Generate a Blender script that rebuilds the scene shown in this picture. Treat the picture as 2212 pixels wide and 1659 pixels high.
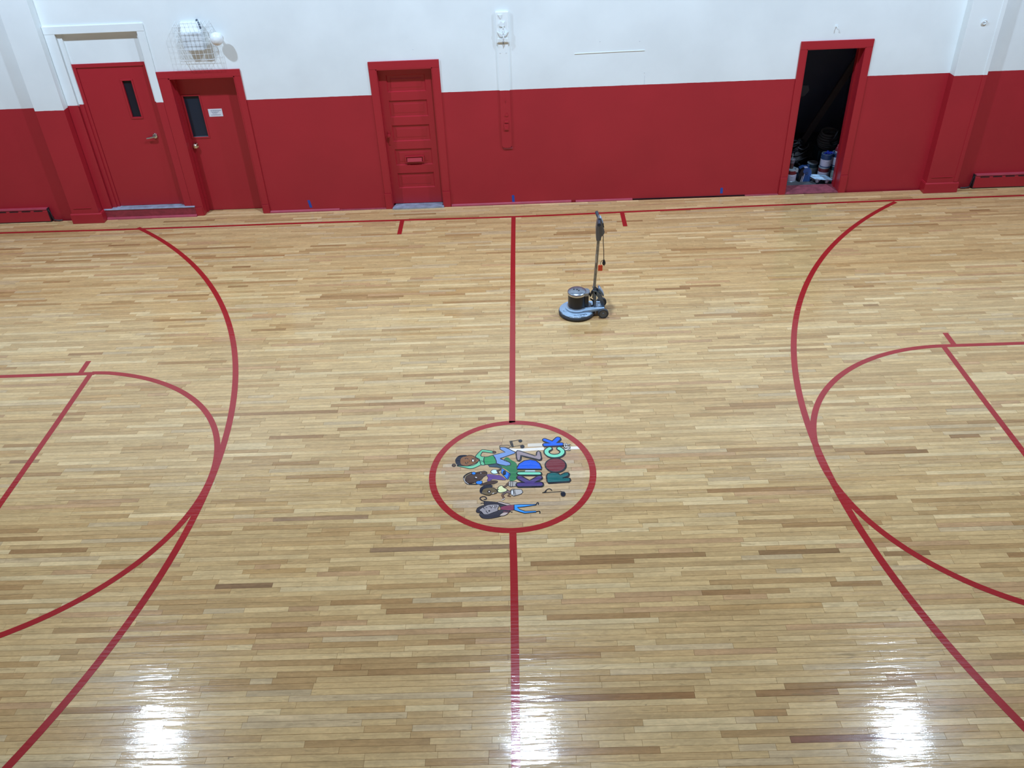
import bpy, bmesh, math, random, json
import numpy as np
from mathutils import Matrix, Vector
random.seed(7)
PI = math.pi
SC = bpy.context.scene
COL = SC.collection
for o in list(bpy.data.objects):
    bpy.data.objects.remove(o)

# ---------------------------------------------------------------- camera
cam_d = bpy.data.cameras.new('camera')
cam = bpy.data.objects.new('camera', cam_d)
COL.objects.link(cam)
cam_d.sensor_width = 36
cam_d.lens = 29.9277
cam_d.clip_start = 0.05
cam_d.clip_end = 100
RT, UP, FW = (0.9993105, -0.0033449, -0.0369768), (0.0320583, 0.5801054, 0.8139103), (-0.018728, 0.8145345, -0.5798127)
CAM = (0.1547, -5.8642, 5.1663)
cam.matrix_world = Matrix(((RT[0], UP[0], -FW[0], CAM[0]), (RT[1], UP[1], -FW[1], CAM[1]), (RT[2], UP[2], -FW[2], CAM[2]), (0, 0, 0, 1)))
SC.camera = cam

# ---------------------------------------------------------------- world, exposure, lamps
SC.view_settings.view_transform = 'Standard'
SC.view_settings.look = 'None'
SC.view_settings.exposure = -0.08
SC.view_settings.gamma = 1.0
SC.view_settings.use_curve_mapping = False
SC.cycles.max_bounces = 7
SC.cycles.diffuse_bounces = 5
SC.cycles.glossy_bounces = 3
SC.cycles.use_adaptive_sampling = True
SC.cycles.adaptive_threshold = 0.03
world = bpy.data.worlds.new('world')
SC.world = world
world.use_nodes = True
world.node_tree.nodes['Background'].inputs[0].default_value = (0.02, 0.02, 0.025, 1)
world.node_tree.nodes['Background'].inputs[1].default_value = 0.3

LAMP_Z = 7.8
LAMP_POWER = 470.0
LAMP_COLOR = (0.69, 0.88, 1.13)
LAMPS = [(-6.23, 2.3), (0.04, 2.15), (6.02, 2.1)]
ROOM_X, ROOM_Y0, WALL_Y, ROOM_Z = 11.8, -7.6, 6.02, 8.2
PAINT_Z = 1.672


# ---------------------------------------------------------------- materials
def new_mat(name):
    m = bpy.data.materials.new(name)
    m.use_nodes = True
    nt = m.node_tree
    return m, nt, nt.nodes['Principled BSDF'], nt.nodes, nt.links


def srgb(h):
    v = [int(h[i:i + 2], 16) / 255 for i in (0, 2, 4)]
    return tuple(c / 12.92 if c <= .04045 else ((c + .055) / 1.055) ** 2.4 for c in v)


def paint(name, col, rough=.5, metal=0., bump=0., bscale=60., var=0., vscale=3., coat=0., spec=.5, emit=0):
    m, nt, b, N, L = new_mat(name)
    b.inputs['Base Color'].default_value = (*col, 1)
    b.inputs['Roughness'].default_value = rough
    b.inputs['Metallic'].default_value = metal
    b.inputs['Specular IOR Level'].default_value = spec
    b.inputs['Coat Weight'].default_value = coat
    b.inputs['Coat Roughness'].default_value = .1
    tc = N.new('ShaderNodeTexCoord')
    if var:
        n = N.new('ShaderNodeTexNoise'); n.inputs['Scale'].default_value = vscale; n.inputs['Detail'].default_value = 5
        L.new(tc.outputs['Object'], n.inputs['Vector'])
        mr = N.new('ShaderNodeMapRange'); mr.inputs[1].default_value = .3; mr.inputs[2].default_value = .7
        mr.inputs[3].default_value = 1 - var; mr.inputs[4].default_value = 1 + var * .5
        L.new(n.outputs['Fac'], mr.inputs[0])
        mx = N.new('ShaderNodeMix'); mx.data_type = 'RGBA'; mx.blend_type = 'MULTIPLY'; mx.inputs[0].default_value = 1
        mx.inputs['A'].default_value = (*col, 1)
        L.new(mr.outputs[0], mx.inputs['B']); L.new(mx.outputs['Result'], b.inputs['Base Color'])
    if bump:
        n = N.new('ShaderNodeTexNoise'); n.inputs['Scale'].default_value = bscale; n.inputs['Detail'].default_value = 4
        L.new(tc.outputs['Object'], n.inputs['Vector'])
        bp = N.new('ShaderNodeBump'); bp.inputs['Strength'].default_value = bump; bp.inputs['Distance'].default_value = .004
        L.new(n.outputs['Fac'], bp.inputs['Height']); L.new(bp.outputs[0], b.inputs['Normal'])
    return m


RED = (0.395, 0.0165, 0.028)
WHITE = (0.815, 0.865, 0.865)


def two_tone(name, zsplit):
    m, nt, b, N, L = new_mat(name)
    g = N.new('ShaderNodeNewGeometry'); s = N.new('ShaderNodeSeparateXYZ')
    L.new(g.outputs['Position'], s.inputs[0])
    n = N.new('ShaderNodeTexNoise'); n.inputs['Scale'].default_value = 14; L.new(g.outputs['Position'], n.inputs['Vector'])
    ml = N.new('ShaderNodeMath'); ml.operation = 'MULTIPLY_ADD'; ml.inputs[1].default_value = .006; ml.inputs[2].default_value = -.003
    L.new(n.outputs['Fac'], ml.inputs[0])
    ad = N.new('ShaderNodeMath'); L.new(s.outputs[2], ad.inputs[0]); L.new(ml.outputs[0], ad.inputs[1])
    gt = N.new('ShaderNodeMath'); gt.operation = 'GREATER_THAN'; gt.inputs[1].default_value = zsplit; L.new(ad.outputs[0], gt.inputs[0])
    n2 = N.new('ShaderNodeTexNoise'); n2.inputs['Scale'].default_value = 1.3; n2.inputs['Detail'].default_value = 6; L.new(g.outputs['Position'], n2.inputs['Vector'])
    mr = N.new('ShaderNodeMapRange'); mr.inputs[1].default_value = .35; mr.inputs[2].default_value = .65; mr.inputs[3].default_value = .95; mr.inputs[4].default_value = 1.03
    L.new(n2.outputs['Fac'], mr.inputs[0])
    mx = N.new('ShaderNodeMix'); mx.data_type = 'RGBA'; mx.inputs['A'].default_value = (*RED, 1); mx.inputs['B'].default_value = (*WHITE, 1)
    L.new(gt.outputs[0], mx.inputs[0])
    up = N.new('ShaderNodeMath'); up.operation = 'GREATER_THAN'; up.inputs[1].default_value = 5.45; L.new(s.outputs[2], up.inputs[0])
    mz = N.new('ShaderNodeMix'); mz.data_type = 'RGBA'; mz.inputs['B'].default_value = (.10, .095, .09, 1)
    L.new(up.outputs[0], mz.inputs[0]); L.new(mx.outputs['Result'], mz.inputs['A']); mx = mz
    mu = N.new('ShaderNodeMix'); mu.data_type = 'RGBA'; mu.blend_type = 'MULTIPLY'; mu.inputs[0].default_value = 1
    L.new(mx.outputs['Result'], mu.inputs['A']); L.new(mr.outputs[0], mu.inputs['B']); L.new(mu.outputs['Result'], b.inputs['Base Color'])
    b.inputs['Roughness'].default_value = .42
    n3 = N.new('ShaderNodeTexNoise'); n3.inputs['Scale'].default_value = 35; n3.inputs['Detail'].default_value = 6; L.new(g.outputs['Position'], n3.inputs['Vector'])
    bp = N.new('ShaderNodeBump'); bp.inputs['Strength'].default_value = .12; bp.inputs['Distance'].default_value = .004
    L.new(n3.outputs['Fac'], bp.inputs['Height']); L.new(bp.outputs[0], b.inputs['Normal'])
    return m


def varnish(b, N, L, vec):
    """the same wet looking floor varnish over the boards and over the painted lines"""
    b.inputs['Roughness'].default_value = .24
    b.inputs['Coat Weight'].default_value = .65
    b.inputs['Specular IOR Level'].default_value = .11
    b.inputs['Coat Roughness'].default_value = .05
    b.inputs['Coat IOR'].default_value = 1.5
    n1 = N.new('ShaderNodeTexNoise'); n1.inputs['Scale'].default_value = 1.0; n1.inputs['Detail'].default_value = 3
    mp = N.new('ShaderNodeMapping'); mp.inputs['Scale'].default_value = (3, 30, 1); L.new(vec, mp.inputs[0]); L.new(mp.outputs[0], n1.inputs['Vector'])
    n2 = N.new('ShaderNodeTexNoise'); n2.inputs['Scale'].default_value = 170; n2.inputs['Detail'].default_value = 2; L.new(vec, n2.inputs['Vector'])
    b1 = N.new('ShaderNodeBump'); b1.inputs['Strength'].default_value = 1.; b1.inputs['Distance'].default_value = .0018; L.new(n1.outputs['Fac'], b1.inputs['Height'])
    b2 = N.new('ShaderNodeBump'); b2.inputs['Strength'].default_value = .25; b2.inputs['Distance'].default_value = .0006; L.new(n2.outputs['Fac'], b2.inputs['Height'])
    L.new(b1.outputs[0], b2.inputs['Normal'])
    L.new(b2.outputs[0], b.inputs['Normal']); L.new(b2.outputs[0], b.inputs['Coat Normal'])


def wood_material():
    m, nt, b, N, L = new_mat('maple_plank')
    at = N.new('ShaderNodeAttribute'); at.attribute_name = 'plank_tone'
    g = N.new('ShaderNodeNewGeometry')
    off = N.new('ShaderNodeVectorMath'); off.operation = 'SCALE'; off.inputs[0].default_value = (37., 11., 91.); L.new(at.outputs['Alpha'], off.inputs['Scale'])
    ad = N.new('ShaderNodeVectorMath'); L.new(g.outputs['Position'], ad.inputs[0]); L.new(off.outputs[0], ad.inputs[1])

    def noise(sx, sy, det, dist=0.):
        mp = N.new('ShaderNodeMapping'); mp.inputs['Scale'].default_value = (sx, sy, 1); L.new(ad.outputs[0], mp.inputs[0])
        n = N.new('ShaderNodeTexNoise'); n.inputs['Scale'].default_value = 1; n.inputs['Detail'].default_value = det; n.inputs['Distortion'].default_value = dist
        L.new(mp.outputs[0], n.inputs['Vector']); return n.outputs['Fac']

    def rng(src, a, bb, c, d):
        mr = N.new('ShaderNodeMapRange'); L.new(src, mr.inputs[0])
        for i, v in enumerate((a, bb, c, d)): mr.inputs[i + 1].default_value = v
        return mr.outputs[0]

    def mul(a, bsrc):
        mx = N.new('ShaderNodeMix'); mx.data_type = 'RGBA'; mx.blend_type = 'MULTIPLY'; mx.inputs[0].default_value = 1
        L.new(a, mx.inputs['A']); L.new(bsrc, mx.inputs['B']); return mx.outputs['Result']
    c = mul(at.outputs['Color'], rng(noise(2.2, 38, 4, .6), .3, .72, .86, 1.1))
    c = mul(c, rng(noise(9, 240, 3), .3, .7, .93, 1.05))
    c = mul(c, rng(noise(16, 34, 4, 1.2), .33, .7, .90, 1.07))
    c = mul(c, rng(noise(2.4, 5, 2, .5), .35, .65, .93, 1.05))
    # mineral streaks and small knots
    streak = rng(noise(3.6, 26, 3, 1.6), .63, .76, 0., .6)
    mx = N.new('ShaderNodeMix'); mx.data_type = 'RGBA'; L.new(streak, mx.inputs[0]); L.new(c, mx.inputs['A']); mx.inputs['B'].default_value = (.25, .165, .075, 1)
    knot = rng(noise(16, 32, 2, 1.2), .775, .81, 0., .8)
    mk = N.new('ShaderNodeMix'); mk.data_type = 'RGBA'; L.new(knot, mk.inputs[0]); L.new(mx.outputs['Result'], mk.inputs['A']); mk.inputs['B'].default_value = (.07, .045, .025, 1)
    # the boards inside the painted circle are tinted greyer than the rest
    ln = N.new('ShaderNodeVectorMath'); ln.operation = 'LENGTH'; L.new(g.outputs['Position'], ln.inputs[0])
    gz = rng(ln.outputs['Value'], .62, .70, 1., 0.)
    gy = N.new('ShaderNodeMix'); gy.data_type = 'RGBA'; gy.blend_type = 'MULTIPLY'; L.new(gz, gy.inputs[0]); L.new(mk.outputs['Result'], gy.inputs['A']); gy.inputs['B'].default_value = (.97, .98, 1.14, 1)
    L.new(gy.outputs['Result'], b.inputs['Base Color'])
    varnish(b, N, L, g.outputs['Position'])
    return m


def floor_paint(name, col, var=.05):
    m, nt, b, N, L = new_mat(name)
    g = N.new('ShaderNodeNewGeometry')
    n = N.new('ShaderNodeTexNoise'); n.inputs['Scale'].default_value = 4; n.inputs['Detail'].default_value = 3; L.new(g.outputs['Position'], n.inputs['Vector'])
    mr = N.new('ShaderNodeMapRange'); mr.inputs[1].default_value = .3; mr.inputs[2].default_value = .7; mr.inputs[3].default_value = 1 - var; mr.inputs[4].default_value = 1 + var
    L.new(n.outputs['Fac'], mr.inputs[0])
    mx = N.new('ShaderNodeMix'); mx.data_type = 'RGBA'; mx.blend_type = 'MULTIPLY'; mx.inputs[0].default_value = 1; mx.inputs['A'].default_value = (*col, 1)
    L.new(mr.outputs[0], mx.inputs['B']); L.new(mx.outputs['Result'], b.inputs['Base Color'])
    varnish(b, N, L, g.outputs['Position'])
    return m


M = {}
M['wall'] = two_tone('two_tone_wall_paint', PAINT_Z)
M['casing'] = two_tone('two_tone_casing_paint', 1.69)
M['inner'] = two_tone('two_tone_transom_paint', 2.222)
M['red'] = paint('red_gloss_paint', RED, .34, bump=.06, bscale=50)
M['step_red'] = paint('red_paint_dusty', (.30, .035, .05), .5, var=.25, vscale=20)
M['molding'] = paint('pink_sheen_molding', (.42, .06, .09), .35, var=.15, vscale=8)  # pink sheen of the reflected ceiling put into the base colour
M['sill'] = paint('scuffed_sill_paint', (.30, .07, .095), .6, var=.35, vscale=14)
M['white'] = paint('white_paint', WHITE, .45, bump=.05)
M['ceil'] = paint('ceiling_paint', (.16, .165, .17), .8)  # dark grey, so the varnish mirrors little of it
M['sub'] = paint('subfloor', (.035, .022, .012), .9)
M['wood'] = wood_material()
M['line'] = floor_paint('court_line_red', (.34, .017, .018))
M['steel'] = paint('worn_steel', (.42, .45, .5), .35, .85, var=.2, vscale=12)
M['thresh'] = paint('worn_threshold', (.36, .42, .52), .45, .3, var=.35, vscale=9)
M['chrome'] = paint('chrome', (.62, .64, .66), .2, 1.)
M['knob'] = paint('satin_nickel', (.66, .60, .5), .15, 1.)
M['black'] = paint('black_plastic', (.015, .016, .02), .4)
M['blackgloss'] = paint('black_gloss_enamel', (.012, .014, .02), .28)
M['rubber'] = paint('grey_rubber', (.045, .05, .06), .6)
M['hub'] = paint('wheel_hub_grey', (.15, .165, .185), .5)
M['bluegrey'] = paint('blue_grey_worn_enamel', (.33, .45, .58), .38, var=.12, vscale=25)
M['castgrey'] = paint('cast_alloy_grey', (.13, .17, .22), .4, .5, var=.2, vscale=30)
M['tube'] = paint('scratched_tube', (.27, .27, .26), .35, .75, var=.3, vscale=25)
M['handle'] = paint('grey_handle_housing', (.12, .12, .125), .45)
M['grip'] = paint('dark_grip', (.02, .03, .05), .5)
M['orange'] = paint('orange_tag', (.85, .075, .02), .45)
M['tape'] = paint('blue_masking_tape', (.02, .07, .36), .6)
M['sheet'] = paint('black_sheeting', (.02, .02, .024), .6)
M['glass'] = paint('dark_wired_glass', (.014, .015, .024), .12, spec=.25)
M['glassb'] = paint('dark_blue_glass', (.016, .024, .04), .12, spec=.25)
M['signw'] = paint('white_sign_card', (.72, .74, .78), .4)
M['print'] = paint('grey_print', (.25, .28, .36), .6)
M['dark'] = paint('closet_dark', (.26, .30, .40), .9)
M['closetfloor'] = paint('closet_floor', (.10, .11, .12), .8, var=.2)
M['label'] = paint('white_can_label', (.66, .66, .80), .45)
M['canred'] = paint('red_can_band', (.19, .022, .025), .4, var=.15, vscale=30)
M['canblue'] = paint('navy_can_band', (.03, .075, .19), .4)
M['canteal'] = paint('dark_teal_can', (.03, .08, .11), .4)
M['cansteel'] = paint('can_lid_steel', (.45, .56, .62), .35, .4)
M['palelabel'] = paint('pale_green_label', (.36, .45, .45), .5)
M['jug'] = paint('blue_jug_plastic', (.035, .10, .30), .35)
M['glove'] = paint('bright_blue_glove', (.02, .05, .45), .5)
M['pulp'] = paint('pale_blue_pulp', (.42, .62, .80), .8, bump=.3)
M['pulpleg'] = paint('grey_pulp', (.34, .33, .37), .8)
M['cup'] = paint('clear_cup_with_brown_drink', (.09, .045, .04), .2)
M['cuptop'] = paint('clear_cup_top', (.17, .16, .19), .2)
M['straw'] = paint('white_straw', (.7, .7, .72), .4)
M['bottle'] = paint('red_bottle', (.26, .03, .05), .3)
M['hose'] = paint('grey_ribbed_hose', (.12, .14, .155), .55)
M['cable'] = paint('dark_cable', (.022, .026, .032), .5)
M['board'] = paint('dull_brown_board', (.15, .125, .125), .8)
M['card'] = paint('dull_grey_card', (.16, .19, .25), .8)
M['wire'] = paint('white_wire', (.77, .82, .83), .4)
M['alarm'] = paint('scuffed_white_metal', (.66, .71, .74), .4, var=.2, vscale=11)
M['dome'] = paint('white_dome_plastic', (.8, .84, .86), .35)
M['housing'] = paint('lamp_housing', (.3, .3, .31), .5)


# ---------------------------------------------------------------- mesh helpers
class MB:
    def __init__(s):
        s.v, s.f, s.m = [], [], []

    def add(s, vs, fs, mi=0):
        o = len(s.v)
        s.v += [tuple(p) for p in vs]
        s.f += [tuple(o + i for i in f) for f in fs]
        s.m += [mi] * len(fs)
        return s

    def box(s, x0, x1, y0, y1, z0, z1, mi=0):
        vs = [(x, y, z) for z in (z0, z1) for y in (y0, y1) for x in (x0, x1)]
        return s.add(vs, [(0, 2, 3, 1), (4, 5, 7, 6), (0, 1, 5, 4), (2, 6, 7, 3), (0, 4, 6, 2), (1, 3, 7, 5)], mi)

    def bbox(s, x0, x1, y0, y1, z0, z1, c=.003, mi=0):
        """box with chamfered edges"""
        bm = bmesh.new(); bmesh.ops.create_cube(bm, size=1)
        for v in bm.verts:
            v.co = Vector(((x0 + x1) / 2 + v.co.x * (x1 - x0), (y0 + y1) / 2 + v.co.y * (y1 - y0), (z0 + z1) / 2 + v.co.z * (z1 - z0)))
        bmesh.ops.bevel(bm, geom=list(bm.edges), offset=c, segments=2, affect='EDGES', profile=.6)
        return s.bm(bm, mi)

    def bm(s, bm, mi=0):
        bm.verts.ensure_lookup_table(); bm.verts.index_update()
        s.add([v.co[:] for v in bm.verts], [tuple(v.index for v in f.verts) for f in bm.faces], mi)
        bm.free(); return s

    def lathe(s, prof, origin=(0, 0, 0), axis='z', n=28, mi=0, mats=None):
        """prof: list of (radius, height)"""
        o = len(s.v); ox, oy, oz = origin
        for r, h in prof:
            for k in range(n):
                a = 2 * PI * k / n
                c, d = r * math.cos(a), r * math.sin(a)
                s.v.append({'z': (ox + c, oy + d, oz + h), 'y': (ox + c, oy + h, oz + d), 'x': (ox + h, oy + c, oz + d)}[axis])
        for i in range(len(prof) - 1):
            for k in range(n):
                k2 = (k + 1) % n
                s.f.append((o + i * n + k, o + i * n + k2, o + (i + 1) * n + k2, o + (i + 1) * n + k))
                s.m.append(mats[i] if mats else mi)
        for i, rev in ((0, True), (len(prof) - 1, False)):
            if prof[i][0] > 1e-5:
                fc = [o + i * n + k for k in range(n)]
                s.f.append(tuple(fc[::-1] if rev else fc)); s.m.append(mats[0 if rev else -1] if mats else mi)
        return s

    def tube(s, pts, r, n=10, mi=0, closed=False):
        pts = [Vector(p) for p in pts]; o = len(s.v); m = len(pts)
        rs = r if isinstance(r, (list, tuple)) else [r] * m
        ref = None
        for i, p in enumerate(pts):
            a = pts[(i - 1) % m] if (closed or i > 0) else p
            b = pts[(i + 1) % m] if (closed or i < m - 1) else p
            t = (b - a).normalized()
            if ref is None:
                ref = Vector((0, 0, 1)) if abs(t.z) < .9 else Vector((1, 0, 0))
            u = t.cross(ref).normalized(); w = u.cross(t).normalized(); ref = w
            for k in range(n):
                an = 2 * PI * k / n
                s.v.append(tuple(p + (u * math.cos(an) + w * math.sin(an)) * rs[i]))
        for i in range(m if closed else m - 1):
            j = (i + 1) % m
            for k in range(n):
                k2 = (k + 1) % n
                s.f.append((o + i * n + k, o + i * n + k2, o + j * n + k2, o + j * n + k)); s.m.append(mi)
        if not closed:
            s.f.append(tuple(o + k for k in range(n))[::-1]); s.f.append(tuple(o + (m - 1) * n + k for k in range(n))); s.m += [mi, mi]
        return s

    def prism(s, poly, a0, a1, axis='y', mi=0):
        """extrude a 2D outline; axis y: poly is (x, z); axis x: poly is (y, z); axis z: poly is (x, y)"""
        def P(p, a):
            return {'y': (p[0], a, p[1]), 'x': (a, p[0], p[1]), 'z': (p[0], p[1], a)}[axis]
        n = len(poly)
        vs = [P(p, a0) for p in poly] + [P(p, a1) for p in poly]
        fs = [tuple(range(n))[::-1], tuple(range(n, 2 * n))] + [(i, (i + 1) % n, n + (i + 1) % n, n + i) for i in range(n)]
        return s.add(vs, fs, mi)

    def obj(s, name, mats, parent=None, smooth=False, fix=True):
        me = bpy.data.meshes.new(name)
        me.from_pydata(s.v, [], s.f)
        mats = mats if isinstance(mats, (list, tuple)) else [mats]
        for mm in mats: me.materials.append(mm)
        me.polygons.foreach_set('material_index', s.m)
        if fix:
            bm = bmesh.new(); bm.from_mesh(me); bmesh.ops.recalc_face_normals(bm, faces=bm.faces); bm.to_mesh(me); bm.free()
        if smooth:
            me.polygons.foreach_set('use_smooth', [True] * len(me.polygons))
            try: me.set_sharp_from_angle(angle=math.radians(38))
            except Exception: pass
        me.update()
        o = bpy.data.objects.new(name, me); COL.objects.link(o)
        if parent: 
            o.parent = parent
            o.matrix_parent_inverse = parent.matrix_world.inverted() if False else Matrix.Translation(-parent.location)
        return o


def thing(name, label, cat, loc=(0, 0, 0), group=None):
    o = bpy.data.objects.new(name, None); o.empty_display_size = .05; COL.objects.link(o); o.location = loc
    o['label'] = label; o['category'] = cat
    if group: o['group'] = group
    return o


def struct_empty(name, label, loc=(0, 0, 0)):
    o = bpy.data.objects.new(name, None); o.empty_display_size = .05; COL.objects.link(o); o.location = loc
    o['kind'] = 'structure'; o['label'] = label; o['category'] = name.split('_')[0]
    return o


def struct(o, label):
    o['kind'] = 'structure'; o['label'] = label; o['category'] = o.name.split('_')[0].split('.')[0]
    return o


def catmull(pts, sub=5, closed=False):
    n = len(pts); out = []
    if n < 3: return [tuple(p) for p in pts]
    for i in range(n if closed else n - 1):
        p0 = pts[(i - 1) % n] if closed or i > 0 else pts[0]
        p1, p2 = pts[i], pts[(i + 1) % n]
        p3 = pts[(i + 2) % n] if closed or i < n - 2 else pts[-1]
        for k in range(sub):
            t = k / sub
            out.append(tuple(.5 * (2 * b + (c - a) * t + (2 * a - 5 * b + 4 * c - d) * t * t + (3 * b - a - 3 * c + d) * t ** 3) for a, b, c, d in zip(p0, p1, p2, p3)))
    if not closed: out.append(tuple(pts[-1]))
    return out


def ribbon(mb, pts, w, z, zb=None, closed=False, caps=0, mi=0):
    """flat painted band of width w along pts (x, y) with its top at z and its sides down to zb"""
    zb = z - .0004 if zb is None else zb
    n = len(pts); o = len(mb.v)
    for i, p in enumerate(pts):
        a = pts[(i - 1) % n] if closed or i > 0 else p
        b = pts[(i + 1) % n] if closed or i < n - 1 else p
        dx, dy = b[0] - a[0], b[1] - a[1]; l = math.hypot(dx, dy) or 1; nx, ny = -dy / l * w / 2, dx / l * w / 2
        mb.v += [(p[0] + nx, p[1] + ny, z), (p[0] - nx, p[1] - ny, z), (p[0] + nx, p[1] + ny, zb), (p[0] - nx, p[1] - ny, zb)]
    for i in range(n if closed else n - 1):
        a, b = o + 4 * i, o + 4 * ((i + 1) % n)
        for f in ((a, a + 1, b + 1, b), (a + 2, a, b, b + 2), (a + 1, a + 3, b + 3, b + 1)):
            mb.f.append(f); mb.m.append(mi)
    if caps:
        for p in (pts[0], pts[-1]):
            poly = [(p[0] + w / 2 * math.cos(t * PI / 8), p[1] + w / 2 * math.sin(t * PI / 8)) for t in range(16)]
            flat(mb, poly, z - .00001, zb, mi)


def flat(mb, poly, z, zb, mi=0):
    n = len(poly)
    area = sum(poly[i][0] * poly[(i + 1) % n][1] - poly[(i + 1) % n][0] * poly[i][1] for i in range(n))
    if area < 0: poly = poly[::-1]
    mb.add([(x, y, z) for x, y in poly] + [(x, y, zb) for x, y in poly],
           [tuple(range(n))] + [(i, n + i, n + (i + 1) % n, (i + 1) % n) for i in range(n)], mi)
# ================================================================ FLOOR
fl = MB()
fl.box(-ROOM_X, ROOM_X, ROOM_Y0, 6.29, -.12, -.019)
floor = fl.obj('floor', M['sub'])
struct(floor, 'maple strip gym floor with painted red court lines')

PITCH, GAP = .0495, .0009
TONES = [('c9b48a', 26), ('c3ad83', 22), ('d2bf97', 16), ('bca57c', 12), ('b39a70', 8), ('a98e65', 6), ('b59778', 5), ('c2b59a', 7), ('dccda9', 7), ('94764f', 3), ('b5986a', 2), ('80603e', 1.0)]
TW = [t[1] for t in TONES]
TC = [srgb(t[0]) for t in TONES]
_m = [sum(c[i] * w for c, w in zip(TC, TW)) / sum(TW) for i in range(3)]
TC = [tuple((_m[i] + (c[i] - _m[i]) * (.62, .66, .66)[i]) * (1.075, .885, .70)[i] for i in range(3)) for c in TC]
WOOD_GAIN = 1.0
rng = random.Random(11)
FWv, RTv, UPv, Cv = Vector(FW), Vector(RT), Vector(UP), Vector(CAM)
FPX = cam_d.lens / 36 * 2212


def seen(x, y):
    d = Vector((x, y, 0)) - Cv
    w = d.dot(FWv)
    return abs(d.dot(RTv)) / w * FPX < 1106 and abs(d.dot(UPv)) / w * FPX < 829


planks = []
j0 = int(math.floor(ROOM_Y0 / PITCH)); j1 = int(math.ceil(6.187 / PITCH))
for j in range(j0, j1):
    y0 = max(j * PITCH, ROOM_Y0); y1 = min((j + 1) * PITCH, 6.187)
    recess = y1 > WALL_Y + .01
    xa, xb = (-4.61, -3.705) if recess else (-ROOM_X, ROOM_X)
    x = xa - rng.random() * .6
    while x < xb:
        ln = min(1.9, max(.16, rng.lognormvariate(-.62, .5)))
        a, b = max(x, xa), min(x + ln, xb); x += ln
        if b - a < .02: continue
        c = list(rng.choices(TC, TW)[0])
        # a few boards in the photograph that stand out
        k = rng.uniform(.93, 1.06) * WOOD_GAIN
        c = [min(.9, q * k) for q in c]
        if y1 > 5.96 and not recess: c = [min(.9, q * 1.18 + .03) for q in c]
        planks.append((a, b, y0, y1, c, rng.random(), rng.uniform(-.00045, .00045), rng.uniform(-.00045, .00045)))


def special(px0, px1, py, hexc):
    """recolour the board lying there"""
    for i, p in enumerate(planks):
        if p[2] <= py < p[3] and p[0] <= (px0 + px1) / 2 < p[1]:
            planks[i] = (max(p[0], px0) if 0 else p[0], p[1], p[2], p[3], list(srgb(hexc)), p[5], p[6], p[7])


for sx, sy, hx in ((3.35, .14, '8a5f35'), (3.75, .10, '9a7248'), (-.95, -.9, '9c7a58'), (-1.55, -.52, 'a5805c'), (-2.3, -1.28, '8f6c4b'), (1.5, -1.05, 'a07a50'), (2.3, -1.06, '94704a'), (3.0, -1.1, '9c764e'), (-4.9, .1, 'a8835f'), (-4.6, .35, 'a5805a'), (5.2, .05, 'a47c52'), (.9, -2.35, '9b7047'), (2.05, -2.72, '8c5f45'), (-3.9, 4.6, 'ad8052')):
    special(sx, sx, sy, hx)


def plank_mesh(lst):
    V, F, Cc = [], [], []
    for a, b, y0, y1, c, s, t0, t1 in lst:
        g = GAP / 2; e = .0007; o = len(V)
        a2, b2, y02, y12 = a + g, b - g, y0 + g, y1 - g
        V += [(a2, y02, -.0012), (b2, y02, -.0012), (b2, y12, -.0012), (a2, y12, -.0012),
              (a2 + e, y02 + e, t0), (b2 - e, y02 + e, t0), (b2 - e, y12 - e, t1), (a2 + e, y12 - e, t1),
              (a2, y02, -.018), (b2, y02, -.018), (b2, y12, -.018), (a2, y12, -.018)]
        F += [(o + 4, o + 5, o + 6, o + 7)] + [(o + i, o + (i + 1) % 4, o + 4 + (i + 1) % 4, o + 4 + i) for i in range(4)] + [(o + 8 + i, o + 8 + (i + 1) % 4, o + (i + 1) % 4, o + i) for i in range(4)]
        Cc += [(c[0], c[1], c[2], s)] * 12
    me = bpy.data.meshes.new('plank'); me.from_pydata(V, [], F)
    at = me.attributes.new('plank_tone', 'FLOAT_COLOR', 'POINT')
    at.data.foreach_set('color', np.array(Cc, dtype=np.float32).ravel())
    me.materials.append(M['wood']); me.update()
    return me


vis = [(p[2], i) for i, p in enumerate(planks) if seen((p[0] + p[1]) / 2, (p[2] + p[3]) / 2) and p[2] > -2.95]
vis.sort()
near = set(i for _, i in vis[:300])
for i in sorted(near):
    o = bpy.data.objects.new('plank', plank_mesh([planks[i]])); COL.objects.link(o); o.parent = floor
o = bpy.data.objects.new('plank_field', plank_mesh([p for i, p in enumerate(planks) if i not in near])); COL.objects.link(o); o.parent = floor; o['kind'] = 'stuff'
bpy.data.meshes  # keep

# ---------------------------------------------------------------- painted court lines
LZ = .0013
LB = .0001


def line(name, pts, w, label=None, closed=False, z=LZ, mat='line'):
    mb = MB(); ribbon(mb, pts, w, z, LB, closed=closed)
    o = mb.obj(name, M[mat], floor, fix=False)
    if label: o['label'] = label
    return o


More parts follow.
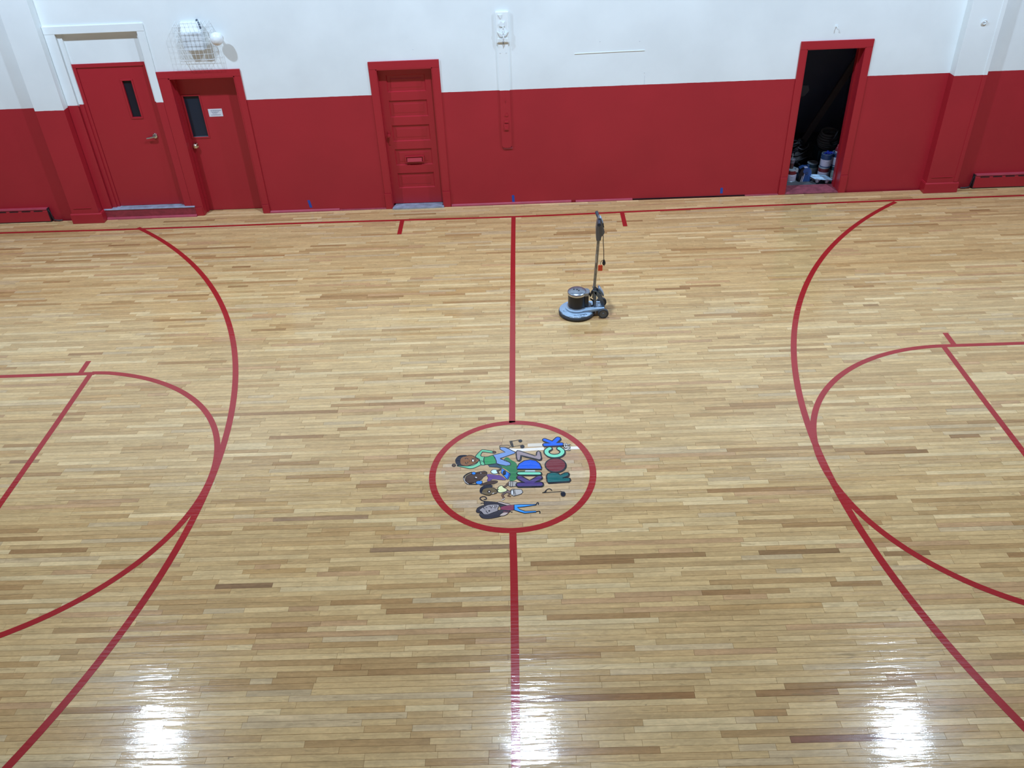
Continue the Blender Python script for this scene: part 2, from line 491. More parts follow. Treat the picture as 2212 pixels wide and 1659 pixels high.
SIDE = [(-11.2, 5.64), (-9.5, 5.64), (-7.522, 5.63), (-5.409, 5.596), (-3.413, 5.598), (-2.059, 5.585), (0.023, 5.556), (1.967, 5.590), (3.39, 5.626), (5.542, 5.652), (7.374, 5.662), (9.5, 5.665), (11.2, 5.665)]
line('sideline', catmull(SIDE, 6), .052, 'long red sideline near the red wall')
line('half_court_line', catmull([(.023, 5.53), (0.010, 4.2), (0, 2.593), (-.012, .91), (-.012, .765)], 6), .062, 'red half court line from the sideline to the centre circle', z=LZ + .0001)
line('half_court_line', catmull([(-.012, -.765), (-.005, -1.3), (-.002, -1.926), (-.001, -2.849), (0, -5.6)], 6), .060, 'red half court line below the centre circle', z=LZ + .0001)
line('center_circle', [(-.012 + .733 * math.cos(t * PI / 48), .0 + .736 * math.sin(t * PI / 48)) for t in range(96)], .060, 'red circle around the painted logo', True)


def arc_pts(sx, xc, R, cf, t0, t1, lim, n=90):
    pts = []
    for i in range(n + 1):
        t = t0 + (t1 - t0) * i / n
        tt = min(max(t, lim[0]), lim[1])
        r = R + sum(c * tt ** (4 - k) for k, c in enumerate(cf))
        pts.append((xc - sx * r * math.cos(t), r * math.sin(t)))
    return pts


A1 = math.asin(5.6 / 7.217)
line('three_point_arc', arc_pts(-1, -10.02, 7.217, [-0.0862, 0.1967, -0.0374, -0.0463, 0.0103], -A1, A1 + .005, (-.39, .88)), .062, 'long red three point arc on the left', z=LZ + .0002)
line('three_point_arc', arc_pts(1, 10.02, 7.217, [-0.124, -0.0177, 0.0581, 0.0241, -0.0091], -A1, A1 + .005, (-.375, .895)), .062, 'long red three point arc on the right', z=LZ + .0002)
line('free_throw_circle', arc_pts(-1, -4.644, 1.837, [0.029, -0.0223, -0.0429, 0.0297, 0.004], -PI / 2, PI / 2, (-1.165, 1.477)), .058, 'red free throw half circle on the left', z=LZ + .0003)
line('free_throw_circle', arc_pts(1, 4.644, 1.837, [0.0073, -0.0101, -0.0124, 0.0156, 0.009], -PI / 2, PI / 2, (-1.1, 1.52)), .058, 'red free throw half circle on the right', z=LZ + .0003)
for sx, nm in ((-1, 'left'), (1, 'right')):
    line('free_throw_line', [(sx * 4.648, 1.83), (sx * 4.64, .9), (sx * 4.64, 0), (sx * 4.644, -1.83)], .058, 'straight red free throw line on the ' + nm, z=LZ + .0001)
    for sy in (1, -1):
        line('lane_line', [(sx * 4.6, sy * 1.846), (sx * 11.2, sy * 1.846)], .055, z=LZ + .0002)
    line('lane_mark', [(sx * 4.77, 1.87), (sx * 4.775, 2.10)], .058, 'short red tick beside the free throw circle on the ' + nm, z=LZ + .0003)
    line('hash_mark', [(sx * 1.59, 5.575), (sx * 1.585, 5.105)], .062, 'short red hash mark on the sideline, ' + nm + ' of the half court line', z=LZ + .0003)
    line('baseline', [(sx * 11.2, 5.64), (sx * 11.2, -5.6)], .052)
line('sideline', [(-11.2, -5.6), (11.2, -5.6)], .052, 'sideline below the viewer')

